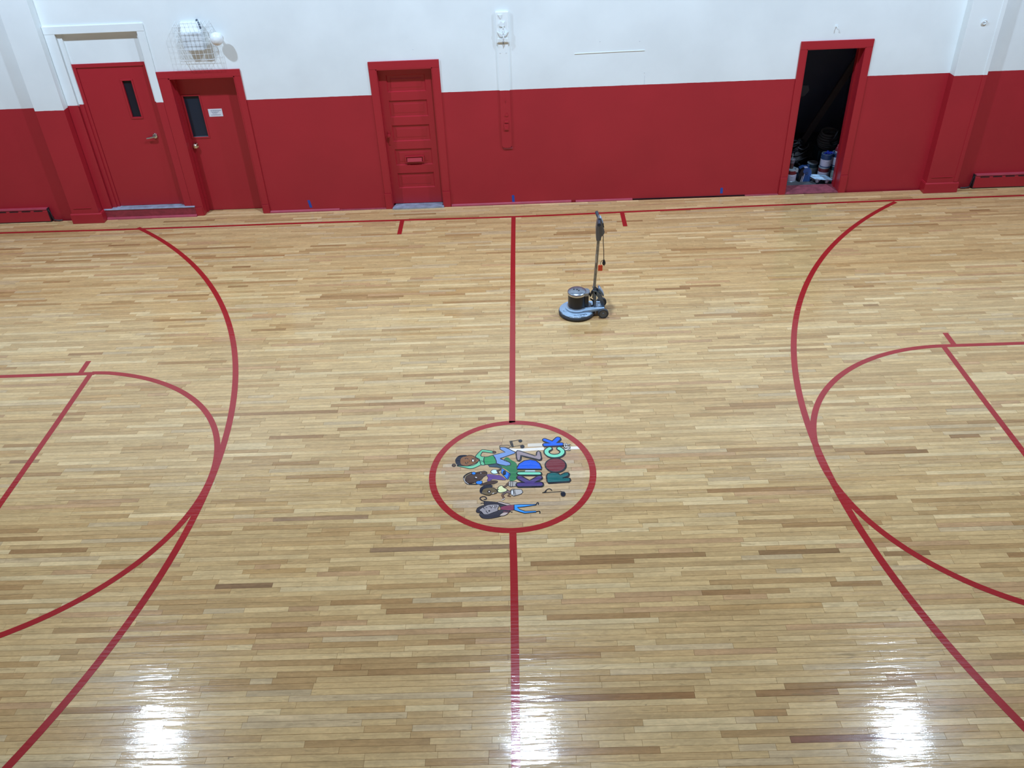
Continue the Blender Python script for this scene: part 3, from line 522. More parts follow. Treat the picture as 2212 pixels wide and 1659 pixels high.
# ---------------------------------------------------------------- painted centre logo
MURAL = json.loads('''[["P","patch","d9dad2",[[-0.044,0.346],[0.042,0.334],[0.283,0.346],[0.289,0.305],[0.147,0.297],[0.02,0.294],[-0.018,0.313]],0,0.0],["P","patch","c9c6b8",[[0.134,0.406],[0.285,0.408],[0.284,0.359],[0.133,0.359]],0,0.0],["P","patch","d9dad2",[[0.479,0.345],[0.663,0.343],[0.663,0.301],[0.476,0.303]],0,0.0],["P","green","2a7247",[[-0.066,0.218],[-0.018,0.17],[0.029,0.111],[0.031,-0.064],[0.017,-0.101],[-0.012,-0.114],[-0.044,-0.099],[-0.033,-0.018],[-0.077,0.05],[-0.121,0.074],[-0.151,0.12],[-0.107,0.163]],1,0.0],["P","green","2a7247",[[0.025,0.017],[0.192,0.015],[0.192,-0.007],[0.025,-0.008]],0,0.0],["P","green","c3e6ee",[[0.105,0.019],[0.12,0.027],[0.185,0.024],[0.194,0.01],[0.188,-0.006],[0.108,-0.003]],1,0.0],["P","boy_green","2b4455",[[-0.238,0.112],[-0.16,0.131],[-0.111,0.083],[-0.111,0.055],[-0.154,0.077],[-0.224,0.086]],0,0.0029],["P","boy_green","4f3b2c",[[-0.538,0.123],[-0.539,0.116],[-0.543,0.11],[-0.548,0.106],[-0.554,0.104],[-0.561,0.106],[-0.567,0.111],[-0.571,0.117],[-0.572,0.125],[-0.571,0.132],[-0.568,0.139],[-0.563,0.143],[-0.556,0.144],[-0.55,0.142],[-0.544,0.138],[-0.54,0.131]],1,0.0038],["P","boy_green","6fbf97",[[-0.266,0.117],[-0.304,0.115],[-0.338,0.094],[-0.375,0.073],[-0.408,0.07],[-0.446,0.084],[-0.518,0.111],[-0.516,0.118],[-0.447,0.107],[-0.409,0.109],[-0.374,0.116],[-0.34,0.147],[-0.327,0.176],[-0.283,0.174]],1,0.0048],["P","boy_green","4f3b2c",[[-0.167,0.293],[-0.169,0.286],[-0.173,0.28],[-0.179,0.277],[-0.187,0.276],[-0.194,0.278],[-0.2,0.282],[-0.205,0.288],[-0.206,0.295],[-0.205,0.302],[-0.201,0.307],[-0.194,0.311],[-0.187,0.312],[-0.18,0.31],[-0.173,0.306],[-0.169,0.3]],1,0.0038],["P","boy_green","62b48b",[[-0.358,0.238],[-0.344,0.274],[-0.307,0.33],[-0.284,0.336],[-0.206,0.314],[-0.203,0.284],[-0.284,0.303],[-0.297,0.297],[-0.31,0.255],[-0.296,0.237],[-0.268,0.231],[-0.278,0.199],[-0.28,0.161],[-0.268,0.119],[-0.301,0.117],[-0.313,0.159],[-0.322,0.201],[-0.342,0.218]],1,0.0048],["P","boy_green","2f8c55",[[-0.274,0.231],[-0.241,0.233],[-0.197,0.252],[-0.178,0.219],[-0.163,0.168],[-0.163,0.131],[-0.22,0.121],[-0.266,0.117],[-0.277,0.157],[-0.28,0.199]],0,0.0053],["P","boy_green","9a8564",[[-0.132,0.38],[-0.124,0.39],[-0.088,0.391],[-0.057,0.391],[-0.032,0.377],[-0.035,0.358],[-0.051,0.35],[-0.085,0.362],[-0.127,0.362]],1,0.0043],["P","boy_green","6d8fc4",[[-0.194,0.254],[-0.14,0.272],[-0.08,0.29],[-0.129,0.336],[-0.131,0.358],[-0.115,0.366],[-0.085,0.362],[-0.049,0.339],[0.012,0.287],[0.012,0.269],[-0.098,0.215],[-0.125,0.204],[-0.122,0.191],[-0.076,0.172],[-0.032,0.133],[-0.03,0.104],[-0.07,0.094],[-0.13,0.115],[-0.16,0.133],[-0.163,0.168],[-0.178,0.219]],0,0.0053],["S","boy_green","17171f",[[-0.114,0.199],[-0.084,0.165],[-0.054,0.151]],1,0.0,0.0055],["P","boy_green","7d5535",[[-0.502,0.176],[-0.498,0.217],[-0.478,0.242],[-0.453,0.249],[-0.415,0.262],[-0.382,0.25],[-0.353,0.219],[-0.325,0.186],[-0.33,0.168],[-0.369,0.136],[-0.41,0.117],[-0.439,0.108],[-0.478,0.121],[-0.495,0.142]],1,0.0048],["P","boy_green","1c1c2c",[[-0.544,0.178],[-0.54,0.219],[-0.517,0.256],[-0.484,0.267],[-0.443,0.263],[-0.453,0.245],[-0.486,0.238],[-0.503,0.197],[-0.501,0.163],[-0.483,0.125],[-0.447,0.113],[-0.491,0.112],[-0.524,0.127]],1,0.0014],["P","boy_green","e6f3f6",[[-0.37,0.183],[-0.37,0.175],[-0.372,0.169],[-0.375,0.165],[-0.379,0.164],[-0.383,0.166],[-0.386,0.17],[-0.389,0.176],[-0.39,0.184],[-0.389,0.191],[-0.387,0.197],[-0.384,0.201],[-0.38,0.203],[-0.377,0.201],[-0.373,0.197],[-0.371,0.19]],1,0.0043],["S","boy_green","17171f",[[-0.391,0.212],[-0.364,0.211],[-0.353,0.19],[-0.36,0.165]],1,0.0,0.0071],["S","boy_green","17171f",[[-0.455,0.207],[-0.449,0.221],[-0.438,0.219]],1,0.0,0.0063],["S","boy_green","17171f",[[-0.449,0.161],[-0.445,0.144],[-0.432,0.135]],1,0.0,0.0063],["S","boy_green","17171f",[[-0.432,0.214],[-0.427,0.206]],1,0.0,0.0071],["S","boy_green","17171f",[[-0.43,0.164],[-0.427,0.151]],1,0.0,0.0071],["S","boy_green","4f3520",[[-0.415,0.188],[-0.41,0.178],[-0.414,0.169]],1,0.0,0.0047],["S","boy_green","26402f",[[-0.319,0.165],[-0.303,0.179],[-0.289,0.168],[-0.306,0.158]],1,0.0,0.0053],["P","boy_headphones","43322a",[[-0.438,-0.076],[-0.432,-0.033],[-0.397,-0.007],[-0.368,-0.005],[-0.339,0.015],[-0.296,0.027],[-0.267,0.031],[-0.246,0.008],[-0.251,-0.025],[-0.279,-0.053],[-0.293,-0.082],[-0.329,-0.104],[-0.364,-0.127],[-0.407,-0.133],[-0.429,-0.108]],1,0.0038],["S","boy_headphones","16161e",[[-0.387,0.018],[-0.426,-0.003],[-0.454,-0.043],[-0.443,-0.099],[-0.414,-0.139],[-0.334,-0.146]],1,0.0,0.0145],["S","boy_headphones","d8d8d8",[[-0.454,-0.059],[-0.441,-0.106],[-0.41,-0.139]],1,0.0,0.0045],["P","boy_headphones","2f7fe0",[[-0.348,0.003],[-0.349,-0.004],[-0.353,-0.01],[-0.359,-0.014],[-0.366,-0.015],[-0.373,-0.013],[-0.38,-0.009],[-0.384,-0.003],[-0.386,0.004],[-0.384,0.011],[-0.381,0.017],[-0.375,0.021],[-0.367,0.022],[-0.36,0.02],[-0.354,0.016],[-0.349,0.01]],1,0.0038],["P","boy_headphones","5c4384",[[-0.247,-0.028],[-0.222,-0.012],[-0.164,-0.029],[-0.124,-0.038],[-0.077,-0.086],[-0.087,-0.102],[-0.185,-0.085],[-0.206,-0.097],[-0.228,-0.117],[-0.242,-0.097],[-0.234,-0.063]],1,0.0019],["P","boy_headphones","43322a",[[-0.299,-0.146],[-0.22,-0.109],[-0.177,-0.104],[-0.145,-0.119],[-0.177,-0.146],[-0.248,-0.159],[-0.298,-0.16]],1,0.0033],["P","boy_headphones","2f7fe0",[[-0.344,-0.117],[-0.325,-0.102],[-0.293,-0.104],[-0.285,-0.125],[-0.299,-0.146],[-0.335,-0.141]],1,0.0038],["P","boy_headphones","c2e4ee",[[-0.14,0.015],[-0.142,0.004],[-0.15,-0.005],[-0.161,-0.011],[-0.174,-0.013],[-0.188,-0.01],[-0.199,-0.003],[-0.207,0.007],[-0.21,0.018],[-0.207,0.029],[-0.2,0.039],[-0.188,0.045],[-0.175,0.046],[-0.162,0.043],[-0.15,0.037],[-0.142,0.027]],1,0.0038],["P","boy_headphones","43322a",[[-0.161,0.031],[-0.121,0.057],[-0.114,0.04],[-0.143,0.02],[-0.128,-0.016],[-0.139,-0.016]],0,0.0024],["P","boy_headphones","1f4f9c",[[-0.11,0.062],[-0.029,-0.021],[-0.054,-0.095],[-0.068,-0.088]],0,0.0038],["P","boy_headphones","2e78d8",[[-0.108,0.06],[-0.041,-0.012],[-0.065,-0.087],[-0.117,0.002]],0,0.0038],["P","boy_headphones","12141f",[[-0.072,-0.003],[-0.073,-0.015],[-0.076,-0.025],[-0.081,-0.031],[-0.086,-0.033],[-0.092,-0.031],[-0.097,-0.024],[-0.1,-0.014],[-0.101,-0.002],[-0.1,0.01],[-0.097,0.019],[-0.092,0.026],[-0.087,0.028],[-0.081,0.025],[-0.076,0.019],[-0.073,0.008]],1,0.0014],["S","boy_headphones","f0f0f0",[[-0.348,-0.05],[-0.339,-0.056]],1,0.0,0.0081],["S","boy_headphones","17171f",[[-0.362,-0.063],[-0.337,-0.075]],1,0.0,0.0075],["S","boy_headphones","17171f",[[-0.31,0.016],[-0.295,-0.009]],1,0.0,0.0085],["S","boy_headphones","e8e8e8",[[-0.304,0.007],[-0.3,-0.002]],1,0.0,0.0045],["P","boy_drums","9a9a96",[[-0.05,-0.128],[-0.03,-0.116],[0.025,-0.13],[0.031,-0.146],[0.027,-0.187],[-0.03,-0.193],[-0.05,-0.178]],0,0.0043],["S","boy_drums","17171f",[[-0.028,-0.117],[-0.033,-0.193]],0,0.0,0.0047],["S","boy_drums","17171f",[[-0.01,-0.12],[-0.015,-0.192]],0,0.0,0.0045],["S","boy_drums","5c4838",[[-0.097,-0.196],[-0.072,-0.181],[-0.052,-0.143]],1,0.0029,0.015],["P","boy_drums","6e5f5c",[[-0.062,-0.229],[-0.03,-0.254],[-0.027,-0.288],[-0.046,-0.276],[-0.066,-0.269],[-0.097,-0.299],[-0.11,-0.29],[-0.073,-0.252]],0,0.0038],["S","boy_drums","6b5140",[[-0.104,-0.296],[-0.089,-0.339]],0,0.0029,0.013],["S","boy_drums","d5d2cc",[[-0.084,-0.345],[-0.108,-0.362]],0,0.0033,0.007],["S","boy_drums","6b5140",[[-0.038,-0.282],[-0.052,-0.312],[-0.029,-0.319]],0,0.0029,0.009],["P","boy_drums","cfdcaa",[[-0.145,-0.208],[-0.129,-0.18],[-0.105,-0.176],[-0.093,-0.199],[-0.06,-0.229],[-0.073,-0.253],[-0.101,-0.263],[-0.12,-0.267],[-0.144,-0.254]],1,0.0043],["P","boy_drums","a9abaa",[[-0.03,-0.242],[-0.019,-0.224],[0.068,-0.232],[0.079,-0.27],[0.063,-0.292],[-0.003,-0.317],[-0.021,-0.294]],0,0.0043],["S","boy_drums","17171f",[[-0.006,-0.225],[0.001,-0.272],[0.008,-0.313]],1,0.0,0.0047],["S","boy_drums","17171f",[[0.005,-0.228],[0.011,-0.273],[0.018,-0.31]],1,0.0,0.0045],["P","boy_drums","c3ccd0",[[-0.004,-0.271],[-0.005,-0.284],[-0.008,-0.295],[-0.012,-0.303],[-0.016,-0.305],[-0.021,-0.303],[-0.024,-0.295],[-0.027,-0.283],[-0.028,-0.27],[-0.027,-0.256],[-0.024,-0.245],[-0.02,-0.237],[-0.016,-0.235],[-0.011,-0.238],[-0.008,-0.246],[-0.005,-0.257]],1,0.0029],["P","boy_drums","62563d",[[-0.27,-0.209],[-0.204,-0.194],[-0.156,-0.225],[-0.15,-0.26],[-0.163,-0.276],[-0.202,-0.286],[-0.217,-0.298],[-0.245,-0.291],[-0.28,-0.271],[-0.289,-0.248]],1,0.0043],["P","boy_drums","1b1c2c",[[-0.305,-0.23],[-0.298,-0.196],[-0.267,-0.165],[-0.228,-0.158],[-0.194,-0.167],[-0.202,-0.195],[-0.261,-0.2],[-0.284,-0.243],[-0.287,-0.272],[-0.302,-0.254]],1,0.0014],["P","boy_drums","463c33",[[-0.207,-0.25],[-0.208,-0.258],[-0.211,-0.265],[-0.216,-0.269],[-0.221,-0.27],[-0.226,-0.269],[-0.231,-0.264],[-0.234,-0.257],[-0.236,-0.249],[-0.235,-0.241],[-0.232,-0.235],[-0.227,-0.231],[-0.222,-0.229],[-0.216,-0.231],[-0.212,-0.236],[-0.209,-0.243]],1,0.0024],["P","boy_drums","e8e8e4",[[-0.216,-0.248],[-0.216,-0.251],[-0.217,-0.253],[-0.219,-0.255],[-0.221,-0.255],[-0.223,-0.254],[-0.224,-0.253],[-0.225,-0.25],[-0.226,-0.247],[-0.225,-0.245],[-0.224,-0.242],[-0.223,-0.241],[-0.221,-0.24],[-0.219,-0.241],[-0.217,-0.243],[-0.216,-0.245]],1,0.0],["S","boy_drums","e0e0dc",[[-0.19,-0.275],[-0.179,-0.269]],1,0.0,0.007],["S","boy_drums","17171f",[[-0.164,-0.225],[-0.146,-0.228],[-0.136,-0.223]],1,0.0,0.0071],["P","girl","35353f",[[-0.328,-0.492],[-0.318,-0.454],[-0.284,-0.428],[-0.261,-0.418],[-0.264,-0.385],[-0.247,-0.371],[-0.146,-0.39],[-0.096,-0.414],[-0.065,-0.432],[-0.115,-0.452],[-0.134,-0.429],[-0.223,-0.436],[-0.26,-0.462],[-0.298,-0.482],[-0.282,-0.51],[-0.266,-0.532],[-0.221,-0.534],[-0.164,-0.499],[-0.107,-0.486],[-0.035,-0.507],[-0.099,-0.555],[-0.163,-0.579],[-0.231,-0.587],[-0.277,-0.575],[-0.3,-0.536],[-0.291,-0.518],[-0.32,-0.508]],1,0.0033],["S","girl","25252e",[[-0.243,-0.375],[-0.274,-0.365],[-0.296,-0.344],[-0.297,-0.324],[-0.281,-0.312],[-0.258,-0.313],[-0.244,-0.331],[-0.248,-0.347],[-0.263,-0.347]],1,0.0,0.011],["S","girl","25252e",[[-0.261,-0.421],[-0.26,-0.404],[-0.274,-0.391],[-0.29,-0.397]],1,0.0,0.007],["P","girl","b4a7a2",[[-0.148,-0.387],[-0.131,-0.379],[-0.042,-0.415],[-0.027,-0.429],[-0.061,-0.433],[-0.135,-0.398]],0,0.0038],["P","girl","8c4a60",[[-0.094,-0.504],[-0.042,-0.512],[-0.05,-0.522],[-0.092,-0.521]],0,0.0019],["P","girl","b4a7a2",[[-0.092,-0.517],[-0.05,-0.522],[-0.073,-0.551],[-0.103,-0.56],[-0.128,-0.553]],1,0.0038],["P","girl","7d3f57",[[-0.117,-0.449],[-0.092,-0.437],[-0.031,-0.43],[-0.0,-0.426],[-0.0,-0.49],[-0.046,-0.496],[-0.117,-0.484]],0,0.0029],["S","girl","25252e",[[-0.069,-0.492],[-0.035,-0.504],[-0.021,-0.518],[-0.016,-0.513]],1,0.0,0.007],["P","girl","3a92e8",[[-0.0,-0.426],[0.046,-0.424],[0.192,-0.429],[0.192,-0.437],[0.084,-0.456],[0.027,-0.46],[0.049,-0.486],[0.095,-0.511],[0.189,-0.512],[0.191,-0.527],[0.09,-0.535],[0.045,-0.515],[-0.0,-0.49]],0,0.0048],["S","girl","17171f",[[0.192,-0.433],[0.204,-0.407],[0.213,-0.413],[0.211,-0.43]],1,0.0,0.0094],["S","girl","17171f",[[0.193,-0.519],[0.22,-0.516],[0.222,-0.539]],1,0.0,0.0094],["P","girl","918f93",[[-0.302,-0.482],[-0.283,-0.457],[-0.261,-0.441],[-0.231,-0.42],[-0.185,-0.414],[-0.138,-0.418],[-0.132,-0.44],[-0.142,-0.467],[-0.142,-0.494],[-0.183,-0.515],[-0.224,-0.535],[-0.259,-0.534],[-0.276,-0.513],[-0.282,-0.502]],1,0.0029],["S","girl","17171f",[[-0.244,-0.49],[-0.236,-0.509],[-0.226,-0.521]],1,0.0,0.0059],["P","girl","22222a",[[-0.207,-0.495],[-0.208,-0.498],[-0.21,-0.501],[-0.212,-0.502],[-0.216,-0.503],[-0.219,-0.502],[-0.222,-0.5],[-0.223,-0.497],[-0.224,-0.494],[-0.224,-0.491],[-0.222,-0.488],[-0.219,-0.486],[-0.216,-0.486],[-0.213,-0.486],[-0.21,-0.488],[-0.208,-0.491]],1,0.0],["S","girl","17171f",[[-0.268,-0.445],[-0.26,-0.465],[-0.249,-0.467]],1,0.0,0.0053],["S","girl","17171f",[[-0.247,-0.446],[-0.236,-0.455]],1,0.0,0.0059],["S","girl","17171f",[[-0.221,-0.439],[-0.207,-0.436],[-0.209,-0.448],[-0.196,-0.448],[-0.201,-0.465]],1,0.0,0.0045],["P","girl","e6e6e6",[[-0.169,-0.438],[-0.17,-0.441],[-0.172,-0.444],[-0.175,-0.446],[-0.178,-0.446],[-0.182,-0.445],[-0.185,-0.443],[-0.187,-0.441],[-0.188,-0.438],[-0.187,-0.434],[-0.185,-0.432],[-0.182,-0.43],[-0.179,-0.43],[-0.175,-0.43],[-0.172,-0.432],[-0.17,-0.435]],1,0.0033],["S","girl","17171f",[[-0.169,-0.433],[-0.154,-0.428],[-0.151,-0.445],[-0.167,-0.449],[-0.165,-0.466]],1,0.0,0.0045],["S","letter_K purple","17171f",[[0.053,-0.18],[0.24,-0.181]],0,0.0,0.0652],["S","letter_K purple","17171f",[[0.057,-0.084],[0.144,-0.163]],0,0.0,0.0587],["S","letter_K purple","17171f",[[0.235,-0.092],[0.144,-0.163]],0,0.0,0.0587],["S","letter_K purple","17171f",[[0.048,-0.169],[0.235,-0.17]],0,0.0,0.0696],["S","letter_K purple","17171f",[[0.052,-0.073],[0.14,-0.152]],0,0.0,0.0631],["S","letter_K purple","17171f",[[0.231,-0.081],[0.14,-0.152]],0,0.0,0.0631],["S","letter_K purple","453673",[[0.048,-0.169],[0.235,-0.17]],0,0.0,0.046],["S","letter_K purple","453673",[[0.052,-0.073],[0.14,-0.152]],0,0.0,0.0405],["S","letter_K purple","453673",[[0.231,-0.081],[0.14,-0.152]],0,0.0,0.0405],["P","letter_I mint","17171f",[[0.031,-0.026],[0.042,-0.01],[0.074,-0.009],[0.236,-0.016],[0.254,-0.025],[0.257,-0.039],[0.249,-0.055],[0.227,-0.058],[0.055,-0.05],[0.038,-0.041]],0,0.0057],["P","letter_I mint","74cfae",[[0.026,-0.015],[0.037,0.001],[0.069,0.002],[0.231,-0.005],[0.249,-0.014],[0.252,-0.028],[0.245,-0.045],[0.222,-0.047],[0.05,-0.039],[0.033,-0.031]],0,0.0072],["P","letter_D blue","17171f",[[0.034,0.032],[0.036,0.06],[0.057,0.107],[0.102,0.147],[0.159,0.159],[0.211,0.142],[0.245,0.1],[0.258,0.05],[0.256,0.022]],0,0.0057],["P","letter_D blue","0a56d2",[[0.029,0.043],[0.031,0.071],[0.051,0.118],[0.097,0.158],[0.153,0.17],[0.206,0.153],[0.24,0.111],[0.253,0.061],[0.251,0.033]],0,0.0072],["P","letter_Z gray","17171f",[[0.027,0.273],[0.041,0.295],[0.066,0.286],[0.205,0.21],[0.216,0.218],[0.222,0.264],[0.237,0.28],[0.254,0.266],[0.262,0.181],[0.258,0.161],[0.241,0.152],[0.211,0.166],[0.084,0.219],[0.073,0.227],[0.069,0.173],[0.055,0.151],[0.038,0.157],[0.031,0.192]],0,0.0057],["P","letter_Z gray","8b8187",[[0.022,0.285],[0.036,0.307],[0.061,0.298],[0.2,0.221],[0.211,0.229],[0.217,0.276],[0.232,0.291],[0.249,0.277],[0.258,0.192],[0.253,0.172],[0.236,0.163],[0.206,0.177],[0.079,0.231],[0.068,0.239],[0.063,0.184],[0.05,0.162],[0.033,0.168],[0.026,0.203]],0,0.0072],["P","letter_R teal","17171f",[[0.3,-0.079],[0.31,-0.044],[0.346,-0.03],[0.379,-0.031],[0.408,-0.043],[0.426,-0.067],[0.467,-0.039],[0.493,-0.034],[0.506,-0.048],[0.501,-0.078],[0.445,-0.11],[0.489,-0.105],[0.509,-0.113],[0.513,-0.135],[0.5,-0.156],[0.311,-0.166],[0.303,-0.145]],0,0.0057],["P","letter_R teal","125c5d",[[0.295,-0.069],[0.306,-0.034],[0.341,-0.02],[0.374,-0.02],[0.403,-0.032],[0.421,-0.056],[0.462,-0.028],[0.488,-0.024],[0.501,-0.037],[0.497,-0.067],[0.44,-0.1],[0.484,-0.095],[0.505,-0.103],[0.509,-0.125],[0.496,-0.146],[0.307,-0.155],[0.298,-0.134]],0,0.0072],["P","letter_O maroon","17171f",[[0.484,0.066],[0.48,0.045],[0.472,0.025],[0.46,0.008],[0.444,-0.007],[0.426,-0.017],[0.406,-0.023],[0.385,-0.024],[0.364,-0.021],[0.344,-0.013],[0.327,-0.001],[0.313,0.014],[0.302,0.033],[0.296,0.053],[0.294,0.075],[0.297,0.096],[0.305,0.116],[0.317,0.134],[0.333,0.149],[0.351,0.159],[0.372,0.166],[0.394,0.167],[0.415,0.164],[0.435,0.156],[0.452,0.143],[0.467,0.127],[0.477,0.108],[0.483,0.088]],0,0.0057],["P","letter_O maroon","6c2730",[[0.479,0.077],[0.476,0.056],[0.468,0.036],[0.456,0.019],[0.44,0.004],[0.421,-0.006],[0.401,-0.012],[0.38,-0.014],[0.359,-0.01],[0.34,-0.002],[0.322,0.01],[0.308,0.025],[0.297,0.044],[0.291,0.064],[0.289,0.086],[0.292,0.107],[0.3,0.127],[0.312,0.145],[0.328,0.16],[0.347,0.171],[0.367,0.177],[0.389,0.178],[0.41,0.175],[0.43,0.167],[0.448,0.154],[0.462,0.138],[0.472,0.119],[0.478,0.099]],0,0.0072],["S","letter_C mint","17171f",[[0.345,0.31],[0.319,0.287],[0.314,0.253],[0.332,0.22],[0.359,0.205],[0.389,0.199],[0.427,0.207],[0.457,0.235],[0.461,0.273],[0.434,0.307]],1,0.0,0.0533],["S","letter_C mint","17171f",[[0.34,0.322],[0.314,0.299],[0.309,0.265],[0.327,0.232],[0.355,0.216],[0.385,0.211],[0.423,0.219],[0.452,0.247],[0.456,0.285],[0.429,0.319]],1,0.0,0.0576],["S","letter_C mint","74cfae",[[0.34,0.322],[0.314,0.299],[0.309,0.265],[0.327,0.232],[0.355,0.216],[0.385,0.211],[0.423,0.219],[0.452,0.247],[0.456,0.285],[0.429,0.319]],1,0.0,0.0359],["S","letter_K blue","17171f",[[0.303,0.367],[0.456,0.368]],0,0.0,0.05],["S","letter_K blue","17171f",[[0.302,0.44],[0.379,0.39]],0,0.0,0.0467],["S","letter_K blue","17171f",[[0.43,0.451],[0.38,0.386]],0,0.0,0.0587],["S","letter_K blue","17171f",[[0.298,0.379],[0.452,0.381]],0,0.0,0.0544],["S","letter_K blue","17171f",[[0.297,0.453],[0.374,0.402]],0,0.0,0.0511],["S","letter_K blue","17171f",[[0.425,0.464],[0.376,0.398]],0,0.0,0.0631],["S","letter_K blue","0a5cf0",[[0.298,0.379],[0.452,0.381]],0,0.0,0.0331],["S","letter_K blue","0a5cf0",[[0.297,0.453],[0.374,0.402]],0,0.0,0.0304],["S","letter_K blue","0a5cf0",[[0.425,0.464],[0.376,0.398]],0,0.0,0.0405],["S","small_lettering","17171f",[[0.483,0.294],[0.526,0.292]],0,0.0,0.0196],["S","small_lettering","17171f",[[0.483,0.294],[0.528,0.322]],0,0.0,0.0196],["S","small_lettering","17171f",[[0.485,0.324],[0.528,0.322]],0,0.0,0.0196],["S","small_lettering","17171f",[[0.48,0.34],[0.528,0.34]],0,0.0,0.019],["S","small_lettering","17171f",[[0.482,0.34],[0.483,0.359]],0,0.0,0.019],["S","small_lettering","17171f",[[0.503,0.34],[0.504,0.356]],0,0.0,0.019],["S","small_lettering","17171f",[[0.478,0.37],[0.53,0.37]],0,0.0,0.019],["S","small_lettering","17171f",[[0.478,0.37],[0.481,0.387],[0.496,0.39],[0.502,0.37]],0,0.0,0.0185],["S","small_lettering","e4e4dc",[[0.483,0.294],[0.526,0.292]],0,0.0,0.0064],["S","small_lettering","e4e4dc",[[0.483,0.294],[0.528,0.322]],0,0.0,0.0064],["S","small_lettering","e4e4dc",[[0.485,0.324],[0.528,0.322]],0,0.0,0.0064],["S","small_lettering","e4e4dc",[[0.48,0.34],[0.528,0.34]],0,0.0,0.006],["S","small_lettering","e4e4dc",[[0.482,0.34],[0.483,0.359]],0,0.0,0.006],["S","small_lettering","e4e4dc",[[0.503,0.34],[0.504,0.356]],0,0.0,0.006],["S","small_lettering","e4e4dc",[[0.478,0.37],[0.53,0.37]],0,0.0,0.006],["S","small_lettering","e4e4dc",[[0.478,0.37],[0.481,0.387],[0.496,0.39],[0.502,0.37]],0,0.0,0.0055],["S","note_beamed","17171f",[[-0.033,0.446],[-0.016,0.364]],0,0.0,0.0109],["S","note_beamed","17171f",[[-0.019,0.449],[-0.004,0.366]],0,0.0,0.0098],["S","note_beamed","17171f",[[-0.035,0.446],[0.053,0.465]],0,0.0,0.0049],["S","note_beamed","17171f",[[-0.009,0.368],[0.07,0.383]],0,0.0,0.0049],["P","note_beamed","1c1820",[[0.082,0.448],[0.08,0.441],[0.076,0.435],[0.071,0.431],[0.064,0.429],[0.058,0.431],[0.052,0.436],[0.049,0.442],[0.047,0.45],[0.049,0.457],[0.053,0.463],[0.058,0.467],[0.065,0.468],[0.071,0.467],[0.077,0.462],[0.08,0.456]],1,0.0014],["P","note_beamed","1c1820",[[0.102,0.361],[0.1,0.352],[0.096,0.344],[0.09,0.339],[0.082,0.338],[0.075,0.34],[0.069,0.346],[0.065,0.354],[0.064,0.363],[0.065,0.372],[0.069,0.38],[0.076,0.385],[0.083,0.387],[0.09,0.385],[0.097,0.379],[0.101,0.371]],1,0.0014],["S","note_single","17171f",[[0.252,-0.284],[0.424,-0.276]],0,0.0,0.006],["S","note_single","17171f",[[0.27,-0.282],[0.292,-0.246],[0.313,-0.235],[0.328,-0.243],[0.336,-0.258]],1,0.0,0.0076],["P","note_single","17171f",[[0.25,-0.285],[0.274,-0.269],[0.292,-0.244],[0.284,-0.28]],0,0.001],["P","note_single","1c1f2b",[[0.455,-0.31],[0.453,-0.322],[0.448,-0.332],[0.441,-0.338],[0.432,-0.34],[0.424,-0.337],[0.418,-0.33],[0.414,-0.32],[0.413,-0.308],[0.415,-0.296],[0.42,-0.286],[0.427,-0.28],[0.436,-0.278],[0.444,-0.28],[0.45,-0.288],[0.454,-0.298]],1,0.0014]]''')
logo = MB(); flat(logo, [(-.012 + .70 * math.cos(t * PI / 32), .70 * math.sin(t * PI / 32)) for t in range(64)], .00035, .0002)
mlogo, nt_, b_, N_, L_ = new_mat('greyish_bare_wood_wash')
b_.inputs['Base Color'].default_value = (.45, .42, .35, 1)
figs = {}
order = []
for i, it in enumerate(MURAL):
    figs.setdefault(it[1], []).append((i, it))
LOGO_LABEL = {'patch': ('paint_patch', 'white painted board patches behind the letters'), 'green': ('painted_shape', 'dark green painted shape behind the figures'),
              'boy_green': ('painted_figure', 'painted cartoon boy in green shirt and blue jeans, arm raised'), 'boy_headphones': ('painted_figure', 'painted cartoon boy with blue headphones and purple shirt'),
              'boy_drums': ('painted_figure', 'painted small cartoon boy with two grey drums'), 'girl': ('painted_figure', 'painted cartoon girl with long dark hair and blue trousers'),
              'letter_K purple': ('painted_letter', 'purple letter K'), 'letter_I mint': ('painted_letter', 'mint green letter I'), 'letter_D blue': ('painted_letter', 'blue letter D'),
              'letter_Z gray': ('painted_letter', 'grey letter Z'), 'letter_R teal': ('painted_letter', 'dark teal letter R'), 'letter_O maroon': ('painted_letter', 'maroon letter O'),
              'letter_C mint': ('painted_letter', 'mint green letter C'), 'letter_K blue': ('painted_letter', 'bright blue letter K'), 'small_lettering': ('painted_lettering', 'small white letters NFP'),
              'note_beamed': ('painted_music_note', 'painted pair of beamed black notes'), 'note_single': ('painted_music_note', 'painted single black note')}
MCACHE = {}


def mural_mat(h):
    if h == 'k': h = '17171f'
    if h not in MCACHE: MCACHE[h] = floor_paint('floor_enamel_' + h, tuple(c * k for c, k in zip(srgb(h), (1.22, 1.04, .95))), .03)
    return MCACHE[h]


